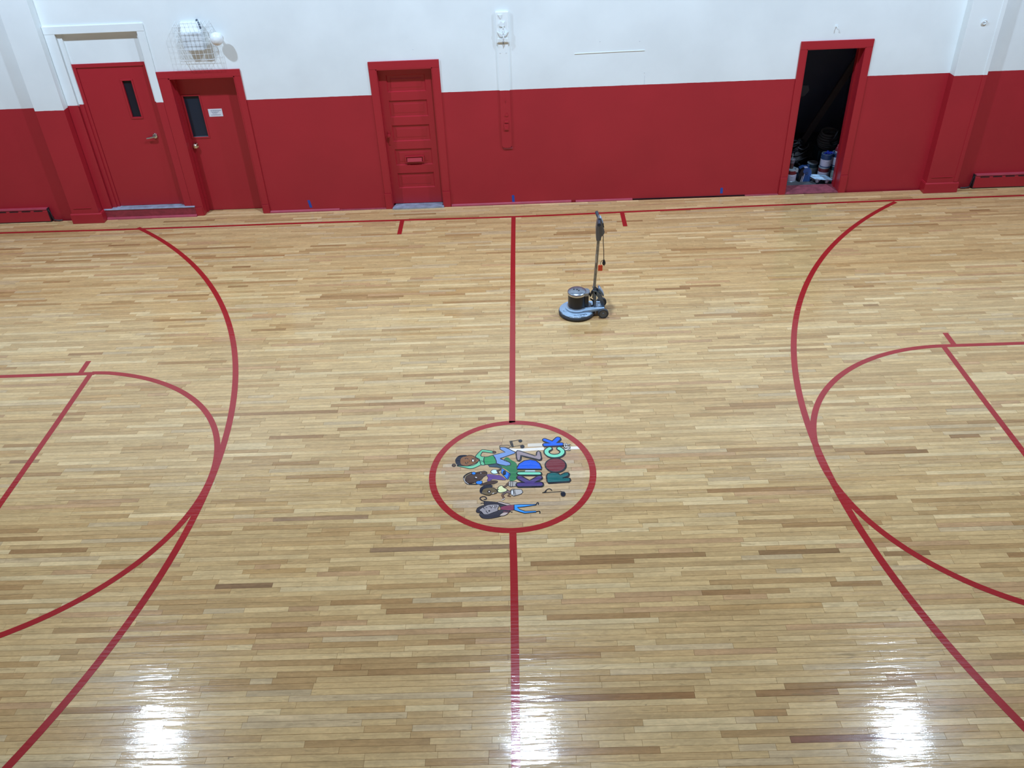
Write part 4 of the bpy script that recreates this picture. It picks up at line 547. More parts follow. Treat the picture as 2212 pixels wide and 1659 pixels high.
logo_root = bpy.data.objects.new('center_logo', None); COL.objects.link(logo_root); logo_root.parent = floor
logo_root['label'] = 'colourful painted logo with cartoon children and the words KIDZ ROCK NFP'
for fig, lst in figs.items():
    mb = MB(); mats = []; keys = []

    def mi_of(h):
        h = '17171f' if h == 'k' else h
        if h not in keys: keys.append(h); mats.append(mural_mat(h))
        return keys.index(h)
    for i, it in lst:
        z = .0009 + i * .000022
        pts = [tuple(p) for p in it[3]]
        if it[0] == 'P':
            if it[4]: pts = catmull(pts, 4, True)
            flat(mb, pts, z, z - .0003, mi_of(it[2]))
            if it[5] > 0: ribbon(mb, pts, it[5] * 1.6, z + .00001, z - .0002, closed=True, mi=mi_of('k'))
        else:
            if it[4]: pts = catmull(pts, 5, False)
            if it[5] > 0:
                ribbon(mb, pts, it[6] + it[5] * 2.4, z - .00001, z - .0002, mi=mi_of('k'))
            ribbon(mb, pts, it[6], z, z - .0003, caps=1, mi=mi_of(it[2]))
    nm, lb = LOGO_LABEL[fig]
    o = mb.obj(nm, mats, logo_root, fix=False); o['label'] = lb

# ================================================================ WALLS, CEILING
WB = 6.29
OPEN = [(-5.956, -4.86, 0, 2.625), (-4.61, -3.705, 0, 2.004), (-1.775, -1.008, 0, 2.016), (4.035, 4.818, 0, 2.058)]
wb = MB(); x = -ROOM_X
for a, b, z0, z1 in OPEN:
    wb.box(x, a, WALL_Y, WB, -.1, ROOM_Z); wb.box(a, b, WALL_Y, WB, z1, ROOM_Z); x = b
wb.box(x, ROOM_X, WALL_Y, WB, -.1, ROOM_Z)
wall_back = struct(wb.obj('wall_back', M['wall']), 'long gym wall, red below and white above, with four doorways')
o = MB().box(-ROOM_X - .2, -ROOM_X, ROOM_Y0, WB, -.1, ROOM_Z).obj('wall_left', M['wall']); struct(o, 'end wall beyond the left edge')
o = MB().box(ROOM_X, ROOM_X + .2, ROOM_Y0, WB, -.1, ROOM_Z).obj('wall_right', M['wall']); struct(o, 'end wall beyond the right edge')
o = MB().box(-ROOM_X - .2, ROOM_X + .2, ROOM_Y0 - .2, ROOM_Y0, -.1, ROOM_Z).obj('wall_front', M['wall']); struct(o, 'wall behind the viewer')
o = MB().box(-ROOM_X - .2, ROOM_X + .2, ROOM_Y0 - .2, WB, ROOM_Z, ROOM_Z + .2).obj('ceiling', M['ceil']); struct(o, 'dark grey ceiling')

# thin cracks, nail heads and patches on the white wall
mb = MB(); mb.prism([(.922, 2.1125), (1.2, 2.1165), (1.6, 2.121), (1.862, 2.1235), (1.862, 2.1275), (1.6, 2.126), (1.2, 2.1215), (.93, 2.118)], 6.0125, 6.03)
o = mb.obj('plaster_seam', M['white'], wall_back); o['label'] = 'thin raised seam on the white wall'
mb = MB(); mb.box(1.876, 1.881, 6.0175, 6.03, 1.68, 1.79); mb.obj('plaster_ridge', M['alarm'], wall_back)
for q in ((1.873, 1.83), (1.26, 2.26), (1.79, 2.245), (-1.24, 2.255)):
    mb = MB(); mb.lathe([(0, -.004), (.006, -.002), (.006, .004)], (q[0], WALL_Y, q[1]), 'y', 8); mb.obj('nail_head', M['alarm'], wall_back)


# ---------------------------------------------------------------- pilasters
def pilaster(name, x0, x1, px0, px1, label):
    r = MB(); r.bbox(x0, x1, 5.872, 6.03, -.01, ROOM_Z, .004)
    e = r.obj(name, M['wall']); struct(e, label)
    b = MB(); b.bbox(px0, px1, 5.853, 6.025, 0, .142, .006)
    b.prism([(5.856, .138), (5.871, .153), (6.02, .153), (6.02, .138)], px0 + .004, px1 - .004, 'x')
    b.obj('plinth', M['red'], e)
    b = MB(); b.bbox(x0 + .05, x1 - .09, 5.864, 5.88, .232, .244, .003); b.obj('cover_strip', M['red'], e)
    return e


pilaster('trim_1', -6.505, -6.10, -6.53, -6.06, 'square wall pilaster at the left with a red base block')
pR = pilaster('trim_2', 6.03, 6.47, 6.01, 6.495, 'square wall pilaster at the right with a red base block')
mb = MB(); mb.bbox(6.415, 6.47, 5.864, 5.88, .16, 6.5, .003); mb.obj('corner_strip', M['wall'], pR)


# ---------------------------------------------------------------- doors
def casing(root, x0, x1, ix0, ix1, top, head, mat, plz, lproud=.022):
    h = MB(); h.bbox(x0, x1, WALL_Y - lproud, 6.03, head, top, .004); h.obj('head_casing', mat, root)
    for a, b in ((x0, ix0), (ix1, x1)):
        s = MB(); s.bbox(a, b, WALL_Y - lproud + .003, 6.03, plz, head + .001, .004); s.obj('side_casing', mat, root)
        if plz > .02:
            s = MB(); s.bbox(a - .002, b + .002, WALL_Y - lproud - .008, 6.03, 0, plz - .002, .003); s.obj('plinth_block', M['red'], root)


# door 1: raised steel door with a tall blind transom, two-tone
d1 = struct_empty('door_1', 'raised red door at the far left with narrow window and lever handle', (-5.4, 6.05, 0))
casing(d1, -6.098, -4.757, -5.956, -4.86, 2.724, 2.625, M['casing'], .15)
mb = MB(); mb.box(-5.956, -4.86, 6.075, 6.12, 2.222, 2.63); mb.obj('transom_panel', M['inner'], d1)
mb = MB(); mb.bbox(-5.956, -5.895, 6.045, 6.2, .14, 2.62, .003); mb.bbox(-4.89, -4.86, 6.045, 6.2, .14, 2.62, .003); mb.obj('door_jamb', M['casing'], d1)
mb = MB(); mb.bbox(-5.895, -4.89, 6.066, 6.2, 2.172, 2.222, .003); mb.bbox(-5.895, -5.85, 6.066, 6.2, .155, 2.18, .003); mb.bbox(-4.925, -4.89, 6.066, 6.2, .155, 2.18, .003); mb.obj('door_frame', M['red'], d1)
leaf = MB(); LX0, LX1, WX0, WX1, WZ0, WZ1 = -5.847, -4.928, -5.278, -5.152, 1.476, 1.978
leaf.box(LX0, WX0, 6.08, 6.12, .168, 2.168); leaf.box(WX1, LX1, 6.08, 6.12, .168, 2.168); leaf.box(WX0, WX1, 6.08, 6.12, .168, WZ0); leaf.box(WX0, WX1, 6.08, 6.12, WZ1, 2.168)
leaf = leaf.obj('door_leaf', M['red'], d1)
mb = MB(); mb.box(WX0, WX1, 6.10, 6.108, WZ0, WZ1); mb.obj('window_pane', M['glass'], leaf)
mb = MB(); t = .022
mb.bbox(WX0 - t, WX1 + t, 6.071, 6.085, WZ0 - t, WZ0, .003); mb.bbox(WX0 - t, WX1 + t, 6.071, 6.085, WZ1, WZ1 + t, .003); mb.bbox(WX0 - t, WX0, 6.071, 6.085, WZ0, WZ1, .003); mb.bbox(WX1, WX1 + t, 6.071, 6.085, WZ0, WZ1, .003)
mb.obj('window_bead', M['red'], leaf)
mb = MB(); mb.lathe([(.0, -.022), (.032, -.020), (.038, -.006), (.038, .003)], (-5.035, 6.08, 1.203), 'y', 20); mb.lathe([(.011, -.05), (.011, 0)], (-5.035, 6.08, 1.203), 'y', 12)
mb.tube([(-5.035, 6.033, 1.203), (-5.06, 6.03, 1.199), (-5.10, 6.032, 1.190), (-5.150, 6.036, 1.182)], [.013, .013, .012, .010], 10)
mb.obj('door_handle', M['chrome'], leaf, True)
mb = MB(); mb.bbox(-6.098, -4.712, 5.985, 6.1, 0, .143, .004); mb.obj('step', M['step_red'], d1)
mb = MB(); mb.prism([(5.978, .143), (5.978, .150), (6.0, .158), (6.06, .160), (6.1, .166), (6.1, .143)], -6.075, -4.712, 'x'); mb.obj('threshold', M['thresh'], d1)

# door 2: flush recessed door
d2 = struct_empty('door_2', 'recessed red door with dark window, round knob and white notice', (-4.15, 6.1, 0))
casing(d2, -4.755, -3.613, -4.61, -3.705, 2.094, 2.004, M['red'], .135)
mb = MB(); mb.box(-4.61, -4.594, 6.0, 6.19, 0, 2.004); mb.box(-3.717, -3.705, 6.0, 6.19, 0, 2.004); mb.box(-4.61, -3.705, 6.0, 6.19, 1.99, 2.006); mb.bbox(-4.596, -4.575, 6.12, 6.19, 0, 1.99, .002); mb.obj('door_jamb', M['red'], d2)
LX0, LX1, WX0, WX1, WZ0, WZ1 = -4.60, -3.71, -4.544, -4.32, 1.125, 1.706
leaf = MB(); leaf.box(LX0, WX0, 6.187, 6.23, .004, 2.0); leaf.box(WX1, LX1, 6.187, 6.23, .004, 2.0); leaf.box(WX0, WX1, 6.187, 6.23, .004, WZ0); leaf.box(WX0, WX1, 6.187, 6.23, WZ1, 2.0)
leaf = leaf.obj('door_leaf', M['red'], d2)
mb = MB(); mb.box(WX0, WX1, 6.207, 6.214, WZ0, WZ1); mb.obj('window_pane', M['glassb'], leaf)
mb = MB(); t = .02
mb.bbox(WX0 - t, WX1 + t, 6.179, 6.19, WZ0 - t, WZ0, .003); mb.bbox(WX0 - t, WX1 + t, 6.179, 6.19, WZ1, WZ1 + t, .003); mb.bbox(WX0 - t, WX0, 6.179, 6.19, WZ0, WZ1, .003); mb.bbox(WX1, WX1 + t, 6.179, 6.19, WZ0, WZ1, .003)
mb.obj('window_bead', M['red'], leaf)
mb = MB(); mb.bbox(WX0 + .005, WX1 - .005, 6.186, 6.206, WZ0, WZ0 + .006, .002); o = mb.obj('window_sill_strip', M['steel'], leaf); o['label'] = 'thin silver strip'
mb = MB(); mb.lathe([(.0, -.068), (.022, -.066), (.036, -.052), (.037, -.038), (.026, -.026), (.014, -.018), (.014, -.006), (.040, -.004), (.040, .002)], (-4.535, 6.187, 1.005), 'y', 24)
mb.obj('door_knob', M['knob'], leaf, True)
mb = MB(); mb.box(-4.237, -4.04, 6.1835, 6.188, 1.409, 1.517); o = mb.obj('notice', M['signw'], leaf); o['label'] = 'small white notice with grey print'
mb = MB()
for z, a, b, h in ((1.4945, .035, .185, .010), (1.477, .035, .15, .007), (1.463, .05, .13, .007), (1.450, .055, .12, .005), (1.433, .03, .165, .008)):
    xx = -4.237 + a; rr = random.Random(int(z * 1e4))
    while xx < -4.237 + b:
        w_ = rr.uniform(.008, .022); mb.box(xx, min(xx + w_, -4.237 + b), 6.1828, 6.184, z - h / 2, z + h / 2); xx += w_ + .004
o = mb.obj('print_lines', M['print'], leaf); o['kind'] = 'stuff'

# door 3: five panel door
d3 = struct_empty('door_3', 'five panel red door in the middle of the wall with letter slot', (-1.39, 6.1, 0))
casing(d3, -1.869, -.907, -1.775, -1.008, 2.117, 2.016, M['red'], .24)
mb = MB(); mb.box(-1.775, -1.763, 6.0, 6.14, 0, 2.016); mb.box(-1.018, -1.008, 6.0, 6.14, 0, 2.016); mb.box(-1.775, -1.008, 6.0, 6.14, 2.004, 2.018); mb.obj('door_jamb', M['red'], d3)
PX0, PX1 = -1.662, -1.128
PZ = [(.268, .50), (.617, .86), (.973, 1.207), (1.323, 1.556), (1.672, 1.905)]
leaf = MB(); leaf.box(-1.768, PX0, 6.118, 6.16, .03, 2.006); leaf.box(PX1, -1.014, 6.118, 6.16, .03, 2.006)
zz = .03
for a, b in PZ: leaf.box(PX0, PX1, 6.118, 6.16, zz, a); zz = b
leaf.box(PX0, PX1, 6.118, 6.16, zz, 2.006)
leaf = leaf.obj('door_leaf', M['red'], d3)
for a, b in PZ:
    mb = MB(); mb.box(PX0, PX1, 6.135, 6.155, a, b)
    q = .011   # sloped sticking around the panel, then a raised field
    mb.add([(PX0, 6.118, a), (PX1, 6.118, a), (PX1 - q, 6.135, a + q), (PX0 + q, 6.135, a + q), (PX0, 6.118, b), (PX1, 6.118, b), (PX1 - q, 6.135, b - q), (PX0 + q, 6.135, b - q)],
           [(0, 1, 2, 3), (5, 4, 7, 6), (4, 0, 3, 7), (1, 5, 6, 2)])
    e1, e2 = .045, .062
    mb.add([(PX0 + e1, 6.1354, a + e1), (PX1 - e1, 6.1354, a + e1), (PX1 - e1, 6.1354, b - e1), (PX0 + e1, 6.1354, b - e1), (PX0 + e2, 6.1315, a + e2), (PX1 - e2, 6.1315, a + e2), (PX1 - e2, 6.1315, b - e2), (PX0 + e2, 6.1315, b - e2)],
           [(4, 5, 6, 7), (0, 1, 5, 4), (1, 2, 6, 5), (2, 3, 7, 6), (3, 0, 4, 7)])
    mb.obj('door_panel', M['red'], leaf, fix=False)
mb = MB(); sx0, sx1, sz0, sz1 = -1.505, -1.268, .672, .738
mb.bbox(sx0 - .02, sx1 + .02, 6.106, 6.13, sz1, sz1 + .014, .002); mb.bbox(sx0 - .02, sx1 + .02, 6.106, 6.13, sz0 - .016, sz0 - .003, .002); mb.bbox(sx0 - .02, sx0, 6.106, 6.13, sz0, sz1, .002); mb.bbox(sx1, sx1 + .02, 6.106, 6.13, sz0, sz1, .002)
mb.prism([(6.122, sz1 - .004), (6.085, sz0 + .004), (6.089, sz0), (6.13, sz1 - .01)], sx0 + .012, sx1 - .012, 'x'); mb.obj('letter_slot', M['red'], leaf)
mb = MB(); mb.bbox(-1.732, -1.700, 6.110, 6.12, .93, 1.13, .003); mb.lathe([(.0, -.055), (.02, -.052), (.027, -.04), (.022, -.024), (.010, -.016), (.010, .0)], (-1.716, 6.112, 1.075), 'y', 16); mb.obj('door_knob', M['red'], leaf, True)
mb = MB(); mb.bbox(-1.776, -1.766, 6.04, 6.06, 1.30, 1.42, .002); mb.obj('strike_plate', M['red'], d3)
mb = MB(); mb.prism([(-1.772, 5.958), (-1.762, 6.02), (-1.735, 6.118), (-1.03, 6.118), (-1.012, 6.06), (-1.006, 5.962), (-1.3, 5.957)], 0.001, .024, 'z')
o = mb.obj('threshold', M['thresh'], d3); o['label'] = 'pale grey metal threshold'
mb = MB(); mb.lathe([(.008, .0), (.008, .003)], (-1.03, 6.02, .024), 'z', 10); mb.obj('screw', M['black'], d3)

# door 4: open doorway to the dark closet
d4 = struct_empty('door_4', 'open doorway with red casing leading to a dark closet', (4.43, 6.1, 0))
casing(d4, 3.943, 4.912, 4.035, 4.818, 2.16, 2.058, M['red'], .268)
mb = MB(); mb.box(4.034, 4.044, 6.0, 6.292, 0, 2.058); mb.box(4.809, 4.819, 6.0, 6.292, 0, 2.058); mb.box(4.034, 4.819, 6.0, 6.292, 2.05, 2.06); mb.bbox(4.792, 4.812, 6.16, 6.2, 0, 2.05, .002); mb.bbox(4.04, 4.058, 6.16, 6.2, 0, 2.05, .002); mb.obj('door_jamb', M['red'], d4)
mb = MB(); mb.bbox(4.036, 4.817, 5.992, 6.02, 0.001, .016, .004); mb.bbox(4.04, 4.813, 6.012, 6.285, 0.001, .022, .005); o = mb.obj('door_sill', M['sill'], d4); o['label'] = 'scuffed pinkish red sill'
# closet shell
mb = MB(); mb.box(3.3, 3.35, WB, 8.6, 0, 2.6); mb.box(5.65, 5.7, WB, 8.6, 0, 2.6); mb.box(3.3, 5.7, 8.6, 8.65, 0, 2.6); mb.box(3.3, 5.7, WB, 8.65, 2.6, 2.65); mb.box(3.3, 4.034, WB, WB + .01, 0, 2.6); mb.box(4.819, 5.7, WB, WB + .01, 0, 2.6); mb.box(4.034, 4.819, WB, WB + .01, 2.06, 2.6)
o = mb.obj('wall_closet', M['dark']); struct(o, 'dark unlit closet walls behind the open doorway')
mb = MB(); mb.box(3.3, 5.7, 6.285, 8.65, -.02, 0.0); o = mb.obj('floor_closet', M['closetfloor']); struct(o, 'bare grey closet floor behind the open doorway')

# ---------------------------------------------------------------- shoe moulding along the wall foot
base = bpy.data.objects.new('baseboard_back', None); COL.objects.link(base); struct(base, 'shoe moulding along the foot of the red wall, its pinkish sheen painted in')
QR = [(6.022, 0), (5.992, 0), (5.993, .010), (5.999, .021), (6.008, .028), (6.022, .030)]
SM = [(q[0], q[1] * .45) if q[0] < 6.01 else (q[0], q[1] * .5) for q in QR]
for a, b, pr, mt in ((-3.61, -2.57, QR, 'molding'), (-2.57, -1.872, SM, 'step_red'), (-.895, -.0, QR, 'molding'), (0, .885, QR, 'molding'), (.95, 1.79, [(q[0], q[1] * .8) for q in QR], 'molding'), (3.45, 3.94, SM, 'step_red'), (1.80, 3.45, [(6.022, 0), (6.014, 0), (6.014, .012), (6.022, .012)], 'black')):
    mb = MB(); mb.prism(pr, a, b, 'x'); mb.obj('molding', M[mt], base)  # black piece paints the shade of the gap where moulding is missing
mb = MB(); mb.prism([(5.987, 0), (5.957, 0), (5.958, .012), (5.965, .023), (5.975, .029), (5.987, .031)], -6.055, -4.705, 'x'); mb.obj('molding', M['molding'], base)

# ================================================================ THINGS ON THE WALL
# tall narrow mounting board with a chain
mboard = thing('mounting_board', 'tall narrow wall board with hook and chain, white above and red below', 'wall board', (-.03, 6.0, 1.6))
mb = MB(); a, b = -.105, .035
mb.prism([(a, 2.315), (a, .90), (a + .015, .872), (a + .04, .863), (b - .04, .863), (b - .015, .872), (b, .90), (b, 2.315)], 5.998, 6.02); mb.obj('board', M['wall'], mboard)
mb = MB(); mb.bbox(-.115, .052, 5.982, 6.02, 2.30, 2.685, .005); mb.bbox(-.10, .035, 5.972, 5.985, 2.31, 2.36, .004); back = mb.obj('backing_block', M['white'], mboard)
mb = MB()
mb.prism([(-.085, 2.655), (-.03, 2.655), (-.05, 2.60)], 5.972, 5.982); mb.obj('bracket', M['wire'], back); mb = MB()
mb.prism([(-.075, 2.545), (-.048, 2.58), (-.02, 2.55), (.005, 2.575), (.0, 2.515), (-.035, 2.505), (-.07, 2.515)], 5.966, 5.982); mb.obj('bracket', M['wire'], back); mb = MB()
mb.prism([(-.10, 2.445), (-.02, 2.40), (.045, 2.445), (.02, 2.40), (-.02, 2.375), (-.07, 2.385)], 5.962, 5.982)
mb.obj('bracket', M['wire'], back)
for i, (z, horiz) in enumerate(((2.478, 0), (2.442, 1), (2.41, 0), (2.378, 1), (2.35, 0))):
    ring = []
    for k in range(18):
        t = 2 * PI * k / 18; u, v = .014 * math.cos(t), .023 * math.sin(t)
        ring.append((-.022 + (0 if horiz else u), 5.945 + (u if horiz else 0), z + v))
    mb = MB(); mb.tube(ring, .0045, 8, closed=True); mb.obj('chain_link', M['dome'], mboard, True)
mb = MB(); mb.tube([(-.022, 5.98, 2.51), (-.022, 5.955, 2.515), (-.022, 5.942, 2.500), (-.022, 5.945, 2.488)], .005, 8); mb.obj('hook', M['dome'], mboard, True)
mb = MB(); mb.tube([(-.022, 5.945, 2.335), (-.03, 5.95, 2.30), (-.022, 5.965, 2.29)], .005, 8); mb.obj('hook_tail', M['castgrey'], mboard, True)
for q in ((-.075, 2.17), (.005, 2.17)):
    mb = MB(); mb.lathe([(0, -.006), (.006, -.004), (.006, .001)], (q[0], 5.998, q[1]), 'y', 8); mb.obj('screw', M['alarm'], mboard)
mb = MB(); mb.lathe([(0, -.03), (.005, -.028), (.005, .0)], (-.03, 5.998, 1.545), 'y', 8); mb.obj('peg', M['red'], mboard)
mb = MB(); mb.bbox(-.055, .0, 5.982, 6.0, 1.225, 1.255, .004); mb.obj('batten', M['red'], mboard)
mb = MB(); mb.prism([(-.05, 1.33), (-.02, 1.36), (.0, 1.33), (-.025, 1.315)], 5.988, 6.0); mb.obj('mounting_tab', M['red'], mboard)
mb = MB(); mb.bbox(-.065, .0, 5.985, 6.0, 1.12, 1.21, .004); mb.bbox(-.055, -.01, 5.975, 5.987, 1.13, 1.165, .004)
o = mb.obj('cleat', M['red'], mboard)
mb = MB(); mb.box(a + .02, b + .01, 6.004, 6.0195, .846, .868); mb.obj('painted_shadow_strip', M['step_red'], mboard)  # strip painted as the shadow below the board

# caged alarm box
al = thing('alarm_box', 'scuffed white metal alarm box inside a wire guard high on the wall', 'alarm', (-4.12, 6.0, 2.5))
mb = MB(); mb.bbox(-4.25, -3.985, 5.90, 6.02, 2.375, 2.60, .008); mb.obj('box', M['alarm'], al)
mb = MB(); mb.prism([(5.93, 2.60), (6.02, 2.60), (6.02, 2.715), (5.985, 2.715)], -4.255, -3.99, 'x'); mb.obj('sloped_hood', M['wire'], al)
mb = MB(); mb.tube([(-4.0, 5.95, 2.72), (-3.985, 5.93, 2.68), (-3.98, 5.93, 2.64)], .012, 8); mb.lathe([(0, -.02), (.012, -.015), (.012, .01)], (-4.03, 6.0, 2.735), 'y', 10); mb.obj('bolt', M['castgrey'], al, True)
mb = MB(); cx0, cx1, cz0, cz1, cy = -4.345, -3.865, 2.235, 2.72, 5.865
r = .0019
for i in range(9):
    xx = cx0 + .02 + (cx1 - cx0 - .04) * i / 8
    mb.tube([(xx, 6.02, cz1), (xx, cy, cz1 - .03), (xx, cy, cz0 + .03), (xx, 6.02, cz0)], r, 6)
for i in range(7):
    z = cz0 + .03 + (cz1 - cz0 - .06) * i / 6
    mb.tube([(cx0, 6.02, z), (cx0 + .02, cy, z), (cx1 - .02, cy, z), (cx1, 6.02, z)], r, 6)
for yy in (5.92, 5.97):
    mb.tube([(cx0 + .012, yy, cz0 + .012), (cx1 - .012, yy, cz0 + .012), (cx1 - .012, yy, cz1 - .012), (cx0 + .012, yy, cz1 - .012)], r, 6, closed=True)
mb.obj('wire_guard', M['wire'], al)
# dome sounder
ds = thing('dome_sounder', 'round white dome on a short arm beside the caged box', 'dome', (-3.80, 5.9, 2.49))
mb = MB(); mb.lathe([(.0, -.060), (.03, -.056), (.058, -.042), (.076, -.020), (.084, .005), (.084, .014), (.06, .022), (.0, .024)], (-3.79, 5.88, 2.515), 'y', 32); mb.obj('dome', M['dome'], ds, True)
mb = MB(); mb.lathe([(.018, .02), (.018, .13)], (-3.79, 5.88, 2.515), 'y', 14); mb.lathe([(.045, .125), (.045, .142)], (-3.79, 5.88, 2.515), 'y', 20); mb.obj('arm', M['wire'], ds, True)

# hook and eye bolt
hk = thing('wall_hook', 'tiny white hook on the white wall left above the open doorway', 'hook', (4.379, 6.0, 2.33))
mb = MB(); mb.lathe([(.018, -.006), (.018, .0)], (4.379, 6.02, 2.335), 'y', 12); mb.tube([(4.379, 6.015, 2.335), (4.379, 5.98, 2.335), (4.384, 5.972, 2.318), (4.379, 5.985, 2.308)], .005, 8); mb.obj('hook', M['wire'], hk, True)
eb = thing('eye_bolt', 'white eye bolt screwed into the right pilaster', 'bolt', (6.236, 5.86, 2.35))
mb = MB(); mb.tube([(6.236 + .027 * math.cos(t * PI / 9), 5.852 - .008 * math.sin(t * PI / 9), 2.351 + .027 * math.sin(t * PI / 9)) for t in range(18)], .0075, 8, closed=True)
mb.lathe([(.018, .0), (.018, .006)], (6.236, 5.866, 2.325), 'y', 12); mb.obj('eye', M['dome'], eb, True)

# blue tape
for xx, z0, z1, lean, lb in ((-3.03, .055, .172, .017, 'strip of blue tape low on the wall between the second and third door'), (.005, .012, .135, .004, 'strip of blue tape low on the wall under the tall narrow board'), (3.083, .045, .132, .002, 'strip of blue tape low on the wall left of the open doorway')):
    mb = MB(); mb.prism([(xx + lean, z0), (xx + lean + .038, z0), (xx + .036, z1), (xx, z1)], 6.0185 if z0 > .03 else 6.0185, 6.021)
    o = mb.obj('masking_tape', M['tape']); o['label'] = lb; o['category'] = 'tape'; o['group'] = 'blue tape strips on the wall'


# baseboard heaters
def heater(x0, x1, label, open_left):
    h = thing('baseboard_heater', label, 'heater', ((x0 + x1) / 2, 5.98, 0), 'baseboard heaters along the wall')
    mb = MB(); prof = [(6.02, .018), (5.955, .018), (5.955, .172), (5.957, .178), (5.962, .184), (5.962, .190), (5.975, .204), (6.02, .214)]
    mb.prism(prof, x0, x1, 'x'); body = mb.obj('cover', M['red'], h)
    mb = MB(); mb.bbox(x0 + .01, x1 - .0, 5.953, 6.02, .196, .213, .003); mb.obj('top_rail', M['molding'], h)
    e = x0 if open_left else x1; s = 1 if open_left else -1
    xx = e + s * .07
    while x0 + .05 < xx < x1 - .05:
        mb = MB(); p, q = sorted((xx, xx + s * .13)); mb.bbox(p, q, 5.9525, 5.957, .172, .184, .001); mb.obj('vent_slot', M['black'], h); xx += s * .182
        if abs(xx - e) > 2.2: break
    mb = MB(); mb.box(x0, x1, 5.965, 6.02, .002, .02); mb.obj('foot_gap_shade', M['black'], h)  # black strip stands in for the shade under the cover
    mb = MB(); mb.tube([(e - s * .01, 5.975, .19), (e - s * .03, 5.97, .15), (e - s * .035, 5.97, .08), (e - s * .05, 5.965, .03), (e - s * .12, 5.965, .018), (e - s * .17, 5.975, .018)], [.007, .008, .008, .009, .010, .008], 8)
    mb.bbox(min(e - s * .012, e), max(e - s * .012, e), 5.957, 6.02, .02, .215, .003)
    mb.obj('end_pipe', M['black'], h, True)
    return h


heater(-11.5, -6.905, 'red painted baseboard heater at the left edge', False)
heater(6.765, 11.5, 'red painted baseboard heater at the right edge', True)

# ================================================================ FLOOR BUFFER
BX, BY = .757, 2.795
fb = thing('floor_buffer', 'blue grey floor buffing machine with upright handle standing on the court', 'floor buffer', (BX, BY, 0))
mb = MB(); mb.lathe([(.186, .0), (.190, .004), (.190, .018), (.180, .02)], (BX, BY, 0), n=48); mb.obj('brush_pad', M['black'], fb, True)
mb = MB(); mb.lathe([(.196, .012), (.211, .014), (.214, .026), (.211, .042), (.203, .050), (.20, .052)], (BX, BY, 0), n=56); mb.obj('bumper_ring', M['rubber'], fb, True)
mb = MB(); mb.lathe([(.204, .046), (.205, .054), (.196, .062), (.165, .070), (.13, .074), (.0, .076)], (BX, BY, 0), n=56); deck = mb.obj('deck', M['bluegrey'], fb, True)
mb = MB(); rr = random.Random(5)
for k in range(16):
    t = rr.uniform(-2.9, -.3); rad = rr.uniform(.196, .203)
    ribbon(mb, [(BX + rad * math.cos(t + u * .04), BY + rad * math.sin(t + u * .04)) for u in range(-3, 4)], rr.uniform(.004, .012), .0625 - (rad - .196) * 1.0, .05)
for x_, y_, l_, w_ in ((.02, -.165, .05, .008), (.05, -.158, .06, .010), (-.03, -.17, .03, .006), (-.15, -.06, .03, .006), (-.145, -.07, .02, .005), (.09, -.15, .03, .006)):
    ribbon(mb, [(BX + x_ - l_ / 2, BY + y_), (BX + x_, BY + y_ + .004), (BX + x_ + l_ / 2, BY + y_ - .005)], w_, .0705, .06)
o = mb.obj('scuff_mark', M['castgrey'], deck, fix=False); o['kind'] = 'stuff'
# transport frame: ring round the motor and two arms to the axle
mb = MB(); mb.lathe([(.110, .070), (.136, .070), (.138, .092), (.132, .098), (.116, .100), (.110, .098)], (BX, BY, 0), n=48)
mb.prism([(BX + .06, BY - .125), (BX + .20, BY - .098), (BX + .315, BY - .085), (BX + .315, BY + .085), (BX + .20, BY + .098), (BX + .06, BY + .125)], .072, .098, 'z'); mb.obj('chassis', M['bluegrey'], fb)
mb = MB(); mb.lathe([(.109, .094), (.118, .096), (.118, .106), (.109, .108)], (BX, BY, 0), n=48); mb.obj('trim_ring', M['steel'], fb, True)
mb = MB(); mb.lathe([(.104, .095), (.104, .268), (.100, .272)], (BX, BY, 0), n=48); mb.bbox(BX + .06, BX + .135, BY - .052, BY + .052, .11, .262, .012); motor = mb.obj('motor', M['blackgloss'], fb, True)
mb = MB(); mb.lathe([(.106, .262), (.1095, .264), (.1095, .282), (.106, .290)], (BX, BY, 0), n=48, mi=0); mb.lathe([(.109, .284), (.107, .295), (.094, .306), (.06, .311), (0, .313)], (BX, BY, 0), n=48, mi=1)
mb.prism([(BX + .04, BY - .075), (BX + .13, BY - .058), (BX + .146, BY - .03), (BX + .146, BY + .03), (BX + .13, BY + .058), (BX + .04, BY + .075)], .256, .292, 'z', mi=1)
mb.obj('motor_cap', [M['chrome'], paint('blue_chrome', (.30, .34, .40), .3, .8, var=.2, vscale=20, bump=.15, bscale=25)], motor, True)
for q in ((.0, .0), (-.035, .012), (.02, -.022)):
    mb = MB(); mb.lathe([(.009, .309), (.009, .316), (.0, .318)], (BX + q[0], BY + q[1], 0), n=10); mb.obj('screw', M['black'], motor)
mb = MB(); mb.box(BX + .1461, BX + .150, BY - .03, BY + .03, .215, .285); mb.obj('vent', M['black'], motor)
